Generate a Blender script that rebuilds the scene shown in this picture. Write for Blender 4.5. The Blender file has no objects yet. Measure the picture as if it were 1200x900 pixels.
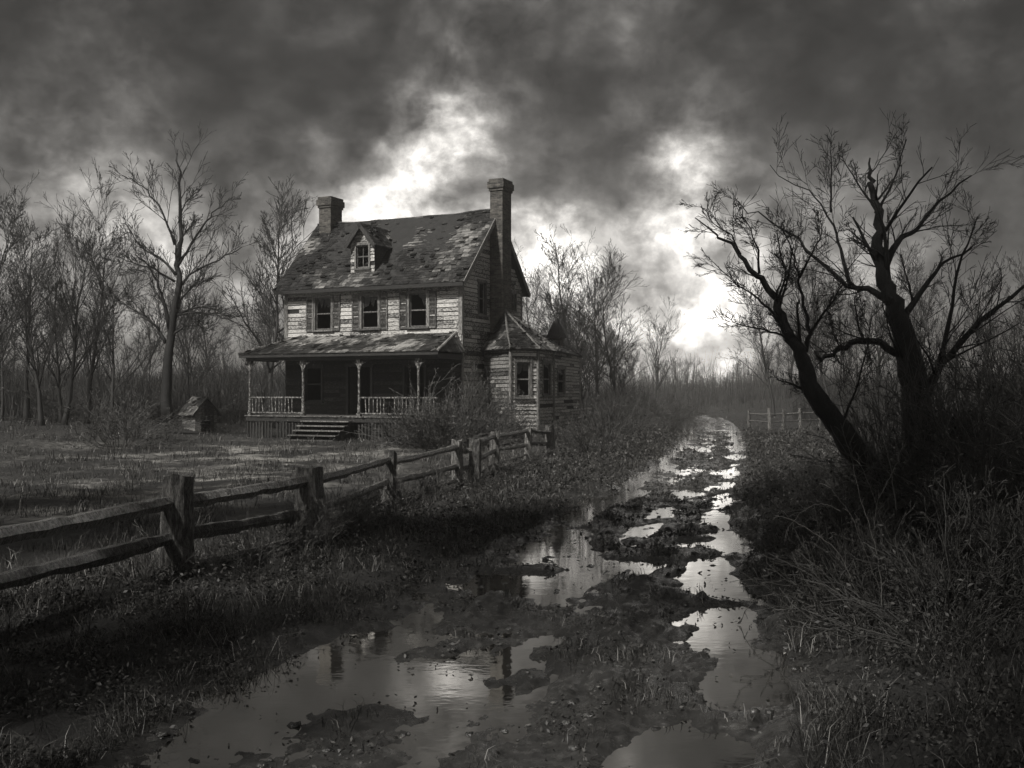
import bpy, math, random
import numpy as np
from mathutils import Vector, noise as mnoise
R = math.radians
random.seed(7)
rs = np.random.RandomState(11)
S = bpy.context.scene
COL = S.collection
F = 1217.0; HZ = 460.0; CH = 2.3          # focal length in photo pixels, horizon row, eye height

def W(px, py, Y):
    """world point seen at photo pixel px,py at depth Y"""
    return Vector(((px-600)/F*Y, Y, CH-(py-HZ)/F*Y))

# ------------------------------------------------------------------ helpers
class MB:
    def __init__(s): s.v=[]; s.f=[]; s.r=[]
    def add(s, vs, fs, r=None):
        b=len(s.v); s.v+= [tuple(v) for v in vs]; r=random.random() if r is None else r
        for f in fs: s.f.append(tuple(i+b for i in f)); s.r.append(r)
    def box(s, O, ax, ay, az, x0,x1,y0,y1,z0,z1, r=None):
        c=[O+ax*x+ay*y+az*z for z in (z0,z1) for y in (y0,y1) for x in (x0,x1)]
        s.add(c,[(0,2,3,1),(4,5,7,6),(0,1,5,4),(2,6,7,3),(0,4,6,2),(1,3,7,5)],r)
    def tube(s, pts, rad, n=6, r=None, cap=True):
        b=len(s.v); r=random.random() if r is None else r
        m=len(pts); ref=None
        for i,p in enumerate(pts):
            t=(pts[min(i+1,m-1)]-pts[max(i-1,0)])
            if t.length<1e-9: t=Vector((0,0,1))
            t.normalize()
            if ref is None: ref=Vector((1,0,0)) if abs(t.x)<.7 else Vector((0,1,0))
            a=(ref-t*ref.dot(t)).normalized(); ref=a; c=t.cross(a)
            for k in range(n):
                q=2*math.pi*k/n
                s.v.append(tuple(p+(a*math.cos(q)+c*math.sin(q))*rad[i]))
        for i in range(m-1):
            for k in range(n):
                k2=(k+1)%n
                s.f.append((b+i*n+k,b+i*n+k2,b+(i+1)*n+k2,b+(i+1)*n+k)); s.r.append(r)
        if cap:
            s.f.append(tuple(b+k for k in range(n))[::-1]); s.r.append(r)
            s.f.append(tuple(b+(m-1)*n+k for k in range(n))); s.r.append(r)
    def mesh(s, name, mat, smooth=False):
        me=bpy.data.meshes.new(name); me.from_pydata(s.v,[],s.f); 
        at=me.attributes.new('rnd','FLOAT','FACE'); at.data.foreach_set('value',s.r)
        if mat: me.materials.append(mat)
        if smooth: me.polygons.foreach_set('use_smooth',[True]*len(me.polygons))
        me.update(); return me
    def build(s, name, mat, parent=None, smooth=False):
        return link(name, s.mesh(name,mat,smooth), parent)

def link(name, data, parent=None):
    o=bpy.data.objects.new(name,data); COL.objects.link(o)
    if parent: o.parent=parent
    return o
def tag(o,label=None,cat=None,group=None,kind=None):
    if label: o['label']=label
    if cat: o['category']=cat
    if group: o['group']=group
    if kind: o['kind']=kind
    return o
def empty(name,loc,rz=0):
    o=link(name,None); o.location=loc; o.rotation_euler=(0,0,rz); return o
def copy_thing(o,loc,rz=0,sc=1,label=None,group=None):
    c=o.copy(); COL.objects.link(c); c.location=loc; c.rotation_euler=(0,0,rz)
    c.scale=sc if isinstance(sc,tuple) else (sc,)*3
    if label: c['label']=label
    if group: c['group']=group
    for ch in list(o.children):
        k=ch.copy(); COL.objects.link(k); k.parent=c
    return c
def np_mesh(name, V, Fq, mat, smooth=False, rnd=None):
    me=bpy.data.meshes.new(name); nf,k=Fq.shape
    me.vertices.add(len(V)); me.vertices.foreach_set('co',V.astype(np.float32).ravel())
    me.loops.add(nf*k); me.loops.foreach_set('vertex_index',Fq.astype(np.int32).ravel())
    me.polygons.add(nf); me.polygons.foreach_set('loop_start',np.arange(0,nf*k,k,dtype=np.int32))
    me.polygons.foreach_set('loop_total',np.full(nf,k,dtype=np.int32))
    if smooth: me.polygons.foreach_set('use_smooth',np.ones(nf,dtype=bool))
    me.update(calc_edges=True)
    if rnd is not None:
        at=me.attributes.new('rnd','FLOAT','FACE'); at.data.foreach_set('value',rnd.astype(np.float32))
    me.materials.append(mat); me.validate(); return me

# ------------------------------------------------------------------ numpy noise
_perm=np.random.RandomState(3).permutation(512)
def perlin(x,y,seed=0):
    xi=np.floor(x).astype(int); yi=np.floor(y).astype(int); xf=x-xi; yf=y-yi
    u=xf*xf*xf*(xf*(xf*6-15)+10); v=yf*yf*yf*(yf*(yf*6-15)+10)
    def g(ix,iy,fx,fy):
        h=_perm[(_perm[(ix+seed*37)%512]+iy)%512]*(2*np.pi/512)
        return np.cos(h)*fx+np.sin(h)*fy
    a=g(xi,yi,xf,yf); b=g(xi+1,yi,xf-1,yf); c=g(xi,yi+1,xf,yf-1); d=g(xi+1,yi+1,xf-1,yf-1)
    return (a+(b-a)*u+((c+(d-c)*u)-(a+(b-a)*u))*v)*1.5
def fbm(x,y,o=4,seed=0):
    t=0;a=1
    for i in range(o):
        t=t+a*perlin(x*2**i,y*2**i,seed+i*5); a*=.5
    return t
def sst(a,b,x):
    t=np.clip((x-a)/(b-a),0,1); return t*t*(3-2*t)

# ------------------------------------------------------------------ terrain
_Y=np.linspace(-12,700,7121)
_X=np.interp(_Y,[-12,-5,3,9.43,15.5,21.5,40,56,75,96,112,130,150,200,300,700],
                [-4.6,-3.2,-1.2,.35,1.76,3.16,7.5,10.7,14.3,17.6,18.0,16.0,13,8,0,-40])
_k=np.ones(81)/81
_X=np.convolve(np.pad(_X,40,mode='edge'),_k,'valid')
def road_x(y): return np.interp(y,_Y,_X)
def road_w(y): return np.interp(y,[3,9.4,15.5,21.5,40,75,100,150],[2.1,2.1,1.75,1.5,1.5,1.5,1.4,1.2])
# fence line, posts in world x, y, height, width
POSTS=[(-4.85,9.0,1.25,.33),(-3.97,12.3,1.33,.34),(-2.92,15.0,1.22,.34),(-2.36,19.8,1.20,.20),(-1.29,24.4,1.19,.22),(-.92,24.9,1.2,.30),(-.49,29.6,1.2,.25),(.49,33.3,1.2,.19),(1.27,34.6,1.2,.26)]
_fx=[p[0] for p in POSTS]; _fy=[p[1] for p in POSTS]
def fence_x(y): return np.interp(y,[0]+_fy+[45],[-7]+_fx+[3])
ISL=[(-1.0,9.1,.45,.25,.09),(-.35,9.5,.3,.18,.08),(-1.45,11.5,.3,.35,.09),(-.75,11.9,.25,.3,.07),(.5,9.1,.35,.3,.09),(2.2,9.6,.3,.3,.08),(1.95,13.4,.22,.35,.08),(.35,16.9,.3,.8,.08),(2.3,8.2,.4,.25,.08),(-.2,14.4,.25,.5,.07),(2.75,14.9,.2,.5,.07),(.9,18.2,.25,.7,.07),(3.1,19.8,.25,.6,.07),(-.18,11,.45,.55,.13),(1.1,10.1,.5,.6,.14),(1.6,12.2,.4,.5,.12),(.16,13.3,.45,.3,.11),(.95,11.5,.3,.25,.1),(1.9,19.5,.55,1.2,.10),(2.05,14.7,.45,.5,.11),(2.85,17,.4,.9,.1),(4.5,25.5,.5,2.6,.1),(6.6,35,.7,4,.1),(2.2,11.4,.28,.2,.20),(-.63,12.8,.3,.3,.09),(-1.42,10.2,.35,.15,.1),(.3,8.2,.6,.4,.12),(-.9,7.4,.4,.3,.1),(1.5,7.3,.5,.4,.12),(1.3,15.8,.35,.5,.08),(3.4,22,.4,1.2,.09)]
def height(x,y):
    x=np.asarray(x,float); y=np.asarray(y,float)
    d=(x-road_x(y))/1.02; w=road_w(y); q=d/w
    ad=np.abs(d)
    n1=fbm(d*.95,y*.42,4,1); n2=fbm(d*3.1,y*1.5,3,9); n3=fbm(x*11,y*9,2,21)
    rg=1-np.abs(perlin(d*2.4,y*.8,31))*2
    road=-.022+.07*np.exp(-((q+.38)/.17)**2)*(.45+1.1*n1)+.085*np.exp(-((q-.36)/.2)**2)*(.7+1.0*n1)+.055*n1+.038*n2+.024*n3*sst(-.25,.05,n1+n2*.5)+.009*fbm(x*24,y*17,2,41)+.022*rg-.012
    for (ix,iy,sx,sy,A) in ISL: road=road+A*np.exp(-((x-ix)/sx)**2-((y-iy)/sy)**2)*(1+.5*n2+.5*n1)
    road=road-.05*np.exp(-((q+.8)/.17)**2)-.03*np.exp(-((q-.82)/.15)**2)+.02*sst(9,5,y)
    ysl=sst(38,47,y)
    left=.04+.09*sst(0,1.6,-d-w)*(1-.5*sst(2.5,4,-d-w))+.07*n1+.03*n2+.012*n3
    yard=.05+.12*ysl+.05*fbm(x*.35,y*.35,4,2)+.018*n2+.45*sst(-13,-19,x)*sst(30,45,y)+.05
    inyard=sst(.2,1.6,fence_x(y)-x)*(1-sst(60,70,y))
    left=left*(1-inyard)+yard*inyard
    right=.12+.62*sst(.3,4.2,d-w)+.25*sst(3,12,d-w)+.12*n1+.04*n2+.012*n3
    right=right*(1-.85*sst(20,42,y))+.0
    road=.06*np.tanh((road+.006)/.06)+np.where(road>.12,(road-.12)*.8,0)
    road=road*sst(-.09,.07,np.abs(road)-.02)*.55+road*.45
    off=np.where(d<0,left,right)
    t=sst(w*.80,w*1.10+.1,ad+.22*n1)
    h=road*(1-t)+off*t
    far=sst(70,135,y)
    h=h+far*np.clip((ad-5)*.10,0,2.6)*(1+.4*fbm(x*.03,y*.03,3,4))
    return h
def H(x,y): return float(height(np.array([x]),np.array([y]))[0])

# ------------------------------------------------------------------ materials
def new_mat(name):
    m=bpy.data.materials.new(name); m.use_nodes=True; nt=m.node_tree; nt.nodes.clear()
    out=nt.nodes.new('ShaderNodeOutputMaterial'); b=nt.nodes.new('ShaderNodeBsdfPrincipled')
    nt.links.new(b.outputs[0],out.inputs[0]); return m,nt,b
def ramp(nt,fac,stops):
    r=nt.nodes.new('ShaderNodeValToRGB'); e=r.color_ramp.elements
    while len(e)<len(stops): e.new(.5)
    for i,(p,c) in enumerate(stops):
        e[i].position=p; e[i].color=(c[0],c[1],c[2],1) if not isinstance(c,(int,float)) else (c,c*.98,c*.94,1)
    nt.links.new(fac,r.inputs[0]); return r.outputs[0]
def coords(nt,scale=(1,1,1),kind='Object'):
    t=nt.nodes.new('ShaderNodeTexCoord'); mp=nt.nodes.new('ShaderNodeMapping'); mp.inputs['Scale'].default_value=scale
    nt.links.new(t.outputs[kind],mp.inputs[0]); return mp.outputs[0]
def nz(nt,vec,scale,detail=6,rough=.6,dist=0):
    n=nt.nodes.new('ShaderNodeTexNoise'); n.inputs['Scale'].default_value=scale; n.inputs['Detail'].default_value=detail
    n.inputs['Roughness'].default_value=rough; n.inputs['Distortion'].default_value=dist
    nt.links.new(vec,n.inputs['Vector']); return n.outputs['Fac']
def math_(nt,op,a,b=None,clamp=False):
    m=nt.nodes.new('ShaderNodeMath'); m.operation=op; m.use_clamp=clamp
    for i,v in enumerate((a,b)):
        if v is None: continue
        if isinstance(v,(int,float)): m.inputs[i].default_value=v
        else: nt.links.new(v,m.inputs[i])
    return m.outputs[0]
def bump(nt,b,hgt,strength,dist):
    n=nt.nodes.new('ShaderNodeBump'); n.inputs['Strength'].default_value=strength; n.inputs['Distance'].default_value=dist
    nt.links.new(hgt,n.inputs['Height']); nt.links.new(n.outputs[0],b.inputs['Normal'])
def attr(nt,name='rnd'):
    a=nt.nodes.new('ShaderNodeAttribute'); a.attribute_name=name; return a.outputs['Fac']

def surf(name, stops, scale=(1,1,1), ns=6, rough=(.4,.7), rnd=.0, bs=.5, bd=.02, bscale=30, spec=.5, dist=0):
    """stops: ramp over noise mixed with the per-piece random value"""
    m,nt,b=new_mat(name); v=coords(nt,scale); n=nz(nt,v,ns,8,.65,dist)
    f=n
    if rnd: f=math_(nt,'ADD',math_(nt,'MULTIPLY',n,1-rnd),math_(nt,'MULTIPLY',attr(nt),rnd))
    nt.links.new(ramp(nt,f,stops),b.inputs['Base Color'])
    n2=nz(nt,v,bscale,5,.7)
    nt.links.new(ramp(nt,n2,[(.3,(rough[0],)*3),(.7,(rough[1],)*3)]),b.inputs['Roughness'])
    b.inputs['Specular IOR Level'].default_value=spec
    bump(nt,b,n2,bs,bd); return m

M={}
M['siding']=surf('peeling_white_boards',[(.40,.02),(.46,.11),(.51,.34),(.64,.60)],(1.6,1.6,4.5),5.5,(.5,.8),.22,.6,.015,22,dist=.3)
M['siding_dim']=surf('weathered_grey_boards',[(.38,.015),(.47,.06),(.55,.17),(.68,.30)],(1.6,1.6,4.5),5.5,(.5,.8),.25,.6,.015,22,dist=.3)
M['old_wood']=surf('weathered_trim_wood',[(.35,.04),(.5,.12),(.65,.30)],(6,6,1.5),4,(.4,.7),.15,.5,.01,20)
M['dark_wood']=surf('dark_damp_wood',[(.3,.012),(.6,.035),(.8,.09)],(5,5,1.5),4,(.35,.65),.2,.6,.012,20)
M['backing']=surf('tarred_sheathing',[(.3,.008),(.7,.025)],(1,1,1),4,(.6,.9))
M['shingle']=surf('ragged_shingles',[(.36,.008),(.50,.022),(.60,.055),(.69,.14),(.82,.28)],(1.0,1.6,1.6),3.5,(.25,.6),.62,.8,.03,28,dist=.6)
M['porch_tin']=surf('rusted_porch_sheets',[(.36,.012),(.48,.04),(.56,.13),(.68,.34)],(1.2,.5,.5),4,(.25,.55),.4,.7,.03,22,dist=.5)
M['brick_mortar']=None
M['fence']=surf('wet_split_timber',[(.3,.015),(.48,.09),(.66,.34)],(11,11,2),3,(.16,.42),.1,1.0,.03,12)
M['bark']=surf('dark_wet_bark',[(.35,.005),(.6,.012),(.78,.035)],(4,4,1.2),4,(.35,.7),0,1.0,.03,14)
M['twig']=surf('bare_twigs',[(.3,.02),(.7,.09)],(1,1,1),3,(.4,.7))
M['weed']=surf('dry_weed_stems',[(.3,.05),(.7,.2)],(1,1,1),3,(.4,.6))
M['far_twig']=surf('far_bare_twigs',[(.3,.012),(.7,.03)],(1,1,1),1,(.6,.8))
M['pane']=surf('grimy_dark_glass',[(.3,.004),(.7,.012)],(1,1,1),4,(.08,.3),bs=.1)
M['void']=surf('unlit_dark_boards',[(.3,.004),(.7,.01)],(1,1,1),4,(.7,.9))  # near-black paints in the darkness of unlit interiors and the porch ceiling

def leafmat(name,a,b_,rough,tip=0):
    m,nt,b=new_mat(name)
    nt.links.new(ramp(nt,attr(nt),[(0,a),(.72,b_),(.86,b_*1.5),(1,tip or b_*1.9)]),b.inputs['Base Color'])
    b.inputs['Roughness'].default_value=rough; b.inputs['Specular IOR Level'].default_value=.18; return m
M['leaf']=leafmat('wet_dark_leaves',.018,.055,.45,.10)
M['grass']=leafmat('dead_wet_grass',.018,.055,.40,.30)
M['straw']=leafmat('dry_straw_stalks',.16,.28,.5)

# brick
m,nt,b=new_mat('old_brick'); v=coords(nt,(1,1,1))
mp=nt.nodes.new('ShaderNodeTexCoord')
sx=nt.nodes.new('ShaderNodeSeparateXYZ'); nt.links.new(mp.outputs['Object'],sx.inputs[0])
cx=nt.nodes.new('ShaderNodeCombineXYZ'); nt.links.new(math_(nt,'ADD',sx.outputs[0],sx.outputs[1]),cx.inputs[0]); nt.links.new(sx.outputs[2],cx.inputs[1])
bt=nt.nodes.new('ShaderNodeTexBrick'); bt.inputs['Scale'].default_value=1; bt.inputs['Brick Width'].default_value=.24; bt.inputs['Row Height'].default_value=.085
bt.inputs['Mortar Size'].default_value=.012; bt.inputs['Color1'].default_value=(.03,.028,.026,1); bt.inputs['Color2'].default_value=(.2,.19,.175,1); bt.inputs['Mortar'].default_value=(.16,.155,.145,1)
nt.links.new(cx.outputs[0],bt.inputs['Vector'])
n=nz(nt,v,5,6,.7); mx=nt.nodes.new('ShaderNodeMix'); mx.data_type='RGBA'; mx.blend_type='MULTIPLY'; mx.inputs[0].default_value=1
nt.links.new(bt.outputs[0],mx.inputs[6]); nt.links.new(ramp(nt,n,[(.3,.25),(.7,1.0)]),mx.inputs[7]); nt.links.new(mx.outputs[2],b.inputs['Base Color'])
b.inputs['Roughness'].default_value=.7
bump(nt,b,math_(nt,'SUBTRACT',n,bt.outputs[1]),.8,.02); M['brick']=m

# wet mud track
m,nt,b=new_mat('wet_mud'); v=coords(nt,(1,1,1))
a1=nz(nt,v,1.3,8,.7); a2=nz(nt,v,26,6,.75); a3=nz(nt,v,7,6,.7)
nt.links.new(ramp(nt,a3,[(.3,.014),(.55,.036),(.75,.09)]),b.inputs['Base Color'])
nt.links.new(ramp(nt,math_(nt,'ADD',math_(nt,'MULTIPLY',a1,.6),math_(nt,'MULTIPLY',a3,.4)),[(.36,(.10,)*3),(.62,(.36,)*3)]),b.inputs['Roughness'])
b.inputs['Specular IOR Level'].default_value=.9
bump(nt,b,math_(nt,'ADD',a2,math_(nt,'MULTIPLY',a3,1.5)),.55,.03); M['mud']=m
# ground: damp dark soil with wet yard glints painted in as pale patches
m,nt,b=new_mat('damp_ground'); v=coords(nt,(1,1,1))
a1=nz(nt,v,.33,7,.68,.4); a2=nz(nt,v,22,6,.75); a3=nz(nt,v,3.5,7,.72)
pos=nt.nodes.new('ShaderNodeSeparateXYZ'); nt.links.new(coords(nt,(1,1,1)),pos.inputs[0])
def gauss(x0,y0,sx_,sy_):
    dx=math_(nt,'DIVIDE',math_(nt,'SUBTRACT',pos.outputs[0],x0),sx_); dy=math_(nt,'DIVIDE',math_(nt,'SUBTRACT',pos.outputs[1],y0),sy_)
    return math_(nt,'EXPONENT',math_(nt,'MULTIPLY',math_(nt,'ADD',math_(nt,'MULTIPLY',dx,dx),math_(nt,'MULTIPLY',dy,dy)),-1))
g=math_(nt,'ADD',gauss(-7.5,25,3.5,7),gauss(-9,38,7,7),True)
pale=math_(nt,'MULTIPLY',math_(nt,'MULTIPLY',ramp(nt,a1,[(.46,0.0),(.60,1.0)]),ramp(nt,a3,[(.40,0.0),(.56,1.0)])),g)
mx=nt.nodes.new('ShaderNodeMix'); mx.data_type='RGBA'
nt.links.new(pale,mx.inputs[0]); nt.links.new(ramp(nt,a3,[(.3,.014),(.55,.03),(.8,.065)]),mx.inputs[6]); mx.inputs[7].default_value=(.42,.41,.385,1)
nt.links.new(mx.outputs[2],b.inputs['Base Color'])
nt.links.new(ramp(nt,a3,[(.35,(.4,)*3),(.65,(.8,)*3)]),b.inputs['Roughness'])
bump(nt,b,math_(nt,'ADD',a2,math_(nt,'MULTIPLY',a3,1.5)),.9,.05); M['ground']=m
# water
m,nt,b=new_mat('muddy_water'); v=coords(nt,(1,1.6,1))
b.inputs['Base Color'].default_value=(.66,.645,.615,1); b.inputs['Metallic'].default_value=1.0; b.inputs['Roughness'].default_value=.03; b.inputs['IOR'].default_value=1.6
bump(nt,b,math_(nt,'ADD',nz(nt,v,3.0,3,.5),math_(nt,'MULTIPLY',nz(nt,v,14,2,.5),.25)),.05,.02); M['water']=m

# ------------------------------------------------------------------ ground, road, water
rows=[-5.0]
while rows[-1]<640: rows.append(rows[-1]+max(.035,.0050*(rows[-1]+2)))
rows=np.array(rows); nc=860
s_=np.linspace(-1,1,nc); s_=np.sign(s_)*(.62*np.abs(s_)+.38*np.abs(s_)**3)*1.0
GX=(rows[:,None]+7)*s_[None,:]*.95; GY=np.repeat(rows[:,None],nc,1)
GX=GX+road_x(GY)*np.exp(-((GY-14)/30)**2)*.0
GZ=height(GX,GY)
V=np.stack([GX,GY,GZ],-1).reshape(-1,3)
nr=len(rows); idx=np.arange(nr*nc).reshape(nr,nc)
Q=np.stack([idx[:-1,:-1],idx[:-1,1:],idx[1:,1:],idx[1:,:-1]],-1).reshape(-1,4)
qc=V[Q].mean(1); isr=(np.abs(qc[:,0]-road_x(qc[:,1]))<road_w(qc[:,1])*1.18+.1*perlin(qc[:,0]*1.5,qc[:,1]*1.5,5))&(qc[:,1]<150)
def sub(mask,name,mat):
    q=Q[mask]; u,inv=np.unique(q,return_inverse=True); return link(name,np_mesh(name,V[u],inv.reshape(q.shape),mat,True))
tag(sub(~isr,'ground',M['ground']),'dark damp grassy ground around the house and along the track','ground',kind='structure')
tag(sub(isr,'road',M['mud']),'rutted wet mud track winding away past the house','dirt track',kind='structure')
ys=np.concatenate([np.arange(-5,40,1.),np.arange(40,140,3.)]); wv=[]
for y in ys:
    c=float(road_x(y)); w=float(road_w(y))*1.22; wv+=[(c-w,y,0),(c+w,y,0)]
wb=MB(); wb.add(wv,[(2*i,2*i+1,2*i+3,2*i+2) for i in range(len(ys)-1)])
tag(wb.build('water',M['water']),'muddy rainwater lying in the ruts of the track','puddle water',kind='structure')

# ------------------------------------------------------------------ trees
def wander(p,d,L,n,rng,jit=.25,up=.0):
    pts=[p.copy()]; d=d.normalized()
    for i in range(n):
        d=(d+Vector((rng.gauss(0,jit),rng.gauss(0,jit),rng.gauss(0,jit)+up))).normalized()
        pts.append(pts[-1]+d*(L/n))
    return pts
def taper(r0,r1,n): return [r0+(r1-r0)*(i/(n-1))**.62 for i in range(n)]
def side_dir(d,rng,ang):
    p=d.orthogonal().normalized(); from_=p
    q=2*math.pi*rng.random(); a=from_*math.cos(q)+d.cross(from_)*math.sin(q)
    return (d*math.cos(ang)+a*math.sin(ang)).normalized()
def sprout(out,pts,r0,r1,L,lvl,rng,cfg):
    """twigs along a limb"""
    if lvl>=len(cfg): return
    cnt,lf,ang,up,t0,rf=cfg[lvl]; m=len(pts)
    cnt=max(1,int(cnt*(.75+.5*rng.random())))
    for k in range(cnt):
        t=t0+(1-t0)*(k+rng.random())/cnt; t=min(t,.985); x=t*(m-1); i=int(x); fr=x-i
        p=pts[i].lerp(pts[i+1],fr); d=(pts[i+1]-pts[i]).normalized()
        r=(r0+(r1-r0)*t)*rf; l=L*lf*(.4+.95*rng.random())*(1.15-.55*t)
        nd=side_dir(d,rng,ang*(.7+.5*rng.random()))
        nd=(nd+Vector((0,0,up))).normalized()
        n=5 if lvl==0 else 4 if lvl==1 else 3
        q=wander(p,nd,l,n,rng,.10,.03)
        re=r*.35
        out.append((q,taper(r,max(re,cfg[-1][5]*0+MINR[0]),n+1),lvl+1)); sprout(out,q,r,re,l,lvl+1,rng,cfg)
MINR=[.004]
def mesh_limbs(limbs,nmax,mat,name,minr):
    mb=MB()
    for pts,rad,lvl in limbs:
        n=nmax if lvl<=0 else 5 if rad[0]>.04 else 4 if rad[0]>.02 else 3
        mb.tube(pts,[max(r*(1+(random.gauss(0,.03) if lvl==0 else 0)),minr) for r in rad],n,cap=lvl<=1)
    return mb.mesh(name,mat,True)
def gen_tree(seed,h=12,r=.17,minr=.008,nl=13,mat='far_twig',spread=.42,fork=.35,up=.25):
    rng=random.Random(seed); MINR[0]=minr
    base=wander(Vector((0,0,-.4)),Vector((rng.gauss(0,.04),rng.gauss(0,.04),1)),h*.95,12,rng,.07,.06)
    tr=[(base,[r*1.4]+taper(r*1.0,minr*1.5,12),0)]
    cr=[]
    cfg=[(nl+6,spread,R(42),up,.24,.42),(9,.5,R(34),.14,.12,.45),(5,.52,R(32),.08,.12,.5),(3,.55,R(32),.02,.15,.6)]
    sprout(cr,base,r*1.1,minr*2,h,0,rng,cfg)
    return mesh_limbs(tr,8,M['bark'] if mat!='far_twig' else M['far_twig'],'trunk',minr),mesh_limbs(cr,5,M[mat],'crown',minr)
def tree_thing(meshes,loc,rz,sc,label,group=None,name='bare_tree'):
    o=empty(name,loc,rz); o.scale=sc if isinstance(sc,tuple) else (sc,)*3
    tag(o,label,'tree',group); link('trunk',meshes[0],o); link('crown',meshes[1],o); return o

def pix_tree(label,base,limbs,seed,minr,twig_cfg,name='bare_tree',depth=.6,nmax=9):
    """a tree whose trunk and big limbs are set by hand; limbs: (list of (px,py,dY), r0, r1)"""
    rng=random.Random(seed); MINR[0]=minr
    o=empty(name,base); B=Vector(base); Y0=B.y; tr=[];cr=[]
    for li,(pl,r0,r1) in enumerate(limbs):
        raw=[W(p[0],p[1],Y0+(p[2] if len(p)>2 else 0))-B for p in pl]
        swing=rng.uniform(-depth,depth) if li else 0
        pts=[]
        for i in range(len(raw)-1):
            for k in range(3):
                t=k/3; q=raw[i].lerp(raw[i+1],t); pts.append(q)
        pts.append(raw[-1]); m=len(pts)
        Ln=sum((pts[i+1]-pts[i]).length for i in range(m-1))
        for i,q in enumerate(pts):
            s=i/(m-1)
            q.y+=swing*Ln*.5*s
            if 0<i: j=.012*Ln*(.4+s); q+=Vector((rng.gauss(0,j),rng.gauss(0,j),rng.gauss(0,j)))*(.35 if li==0 else .7)
        (tr if li==0 else cr).append((pts,taper(r0,r1,m),0)); sprout(cr,pts,r0,r1,Ln,0,rng,twig_cfg if li else [(int(twig_cfg[0][0]*.8),twig_cfg[0][1]*.5)+twig_cfg[0][2:4]+(.45,)+(.3,)]+twig_cfg[1:])
    link('trunk',mesh_limbs(tr,nmax,M['bark'],'trunk',minr),o); link('crown',mesh_limbs(cr,6,M['bark'],'crown',minr),o)
    tag(o,label,'tree'); return o

cfgL=[(13,.46,R(36),.22,.12,.36),(7,.5,R(34),.12,.1,.45),(4,.55,R(32),.05,.1,.55)]
pix_tree('tall bare black tree standing behind the little kennel in the yard',W(197,486,48),[
 ([(197,494),(195,450),(199,405),(204,370),(208,330),(210,300),(211,270),(212,240),(208,205),(205,180)],0.302,.03),
 ([(205,287),(199,268),(192,248),(180,232),(166,218),(152,210)],0.072,.02),
 ([(206,322),(190,305),(175,296),(160,286),(142,260)],0.079,.02),
 ([(205,330),(180,314),(160,310),(139,300)],0.065,.02),
 ([(208,312),(218,294),(230,272),(242,252),(254,238),(268,226)],0.094,.02),
 ([(211,282),(220,270),(232,258)],0.050,.02),
 ([(212,250),(217,238),(224,230),(236,220)],0.043,.015),
 ([(208,338),(222,322),(242,311),(265,300),(284,290)],0.086,.02),
 ([(194,402),(184,384),(170,370),(150,360),(138,352)],0.094,.02),
 ([(199,385),(192,350),(186,332),(178,312),(165,300)],0.122,.02),
 ([(204,370),(218,363),(234,359),(250,361)],0.072,.02),
 ([(206,369),(230,366),(250,369),(268,374),(286,382)],0.065,.02),
 ([(200,394),(218,382),(234,382),(246,388)],0.072,.02),
 ([(201,392),(212,350),(224,335),(240,330)],0.058,.02)],5,.009,cfgL,depth=.45)

cfgR=[(12,.44,R(40),.16,.10,.30),(7,.5,R(40),.06,.1,.42),(4,.6,R(36),.03,.1,.5)]
bR=(7.0,17.0,H(7.0,17.0)+.0)
pix_tree('massive dark bare tree rising beside the right edge of the track',bR,[
 ([(1096,610),(1082,540),(1074,470),(1066,420),(1056,385),(1046,355),(1038,330),(1033,300),(1030,270),(1025,240),(1021,220),(1019,203),(1017,186)],.34,.012),
 ([(1034,318),(1046,296),(1062,276),(1085,262),(1112,232),(1150,200)],0.086,.012),
 ([(1044,352),(1018,337),(995,334),(975,312),(940,279),(908,253),(876,229)],0.070,.008),
 ([(997,335),(988,303),(983,272),(973,247),(948,221),(906,194)],0.043,.006),
 ([(974,249),(973,222),(974,190),(972,172)],0.023,.005),
 ([(1031,300),(1020,290),(1008,279),(994,266)],0.027,.006),
 ([(1024,240),(1012,225),(1000,205),(988,185)],0.027,.006),
 ([(1026,250),(1040,225),(1052,195),(1058,165)],0.031,.006),
 ([(1072,455),(1056,418),(1030,402),(1004,398),(985,409),(967,420),(952,414)],0.082,.035),
 ([(1076,480),(1100,430),(1130,390),(1170,350),(1205,330)],0.101,.02),
 ([(1054,380),(1080,340),(1105,310),(1140,290)],0.078,.012),
 ([(1012,398),(1004,380),(1000,355),(1003,335)],0.023,.006),
 ([(1100,430),(1118,360),(1128,300),(1150,250)],0.055,.01),
 ([(985,409),(976,390),(974,372)],0.016,.005)],21,.0035,cfgR,depth=.35,nmax=12)
bL=(6.0,15.6,H(6.0,15.6))
pix_tree('crooked leaning bare tree bent over the track from the right bank',bL,[
 ([(1064,612),(1030,568),(1005,532),(985,503),(966,478),(949,456),(944,432),(940,415),(930,400),(921,385),(916,366),(910,346),(890,321),(868,298),(845,278),(814,256)],.27,.008),
 ([(943,412),(949,390),(946,366),(940,340),(935,310),(930,285),(918,262)],0.047,.006),
 ([(921,384),(905,368),(886,350),(860,335),(832,310)],0.035,.006),
 ([(932,402),(915,392),(895,387),(875,384),(854,378)],0.031,.006),
 ([(956,466),(940,455),(926,449),(910,445)],0.039,.008),
 ([(949,390),(962,372),(976,352),(986,332)],0.031,.006),
 ([(890,321),(888,295),(878,270),(866,248)],0.023,.005),
 ([(868,298),(858,275),(838,262),(822,240)],0.017,.005),
 ([(912,350),(922,320),(915,295),(912,270)],0.023,.005),
 ([(937,325),(950,300),(962,280),(968,255)],0.023,.005),
 ([(985,503),(1000,460),(1010,420),(1018,370)],0.027,.006)],33,.0035,cfgR,depth=.35)

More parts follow.
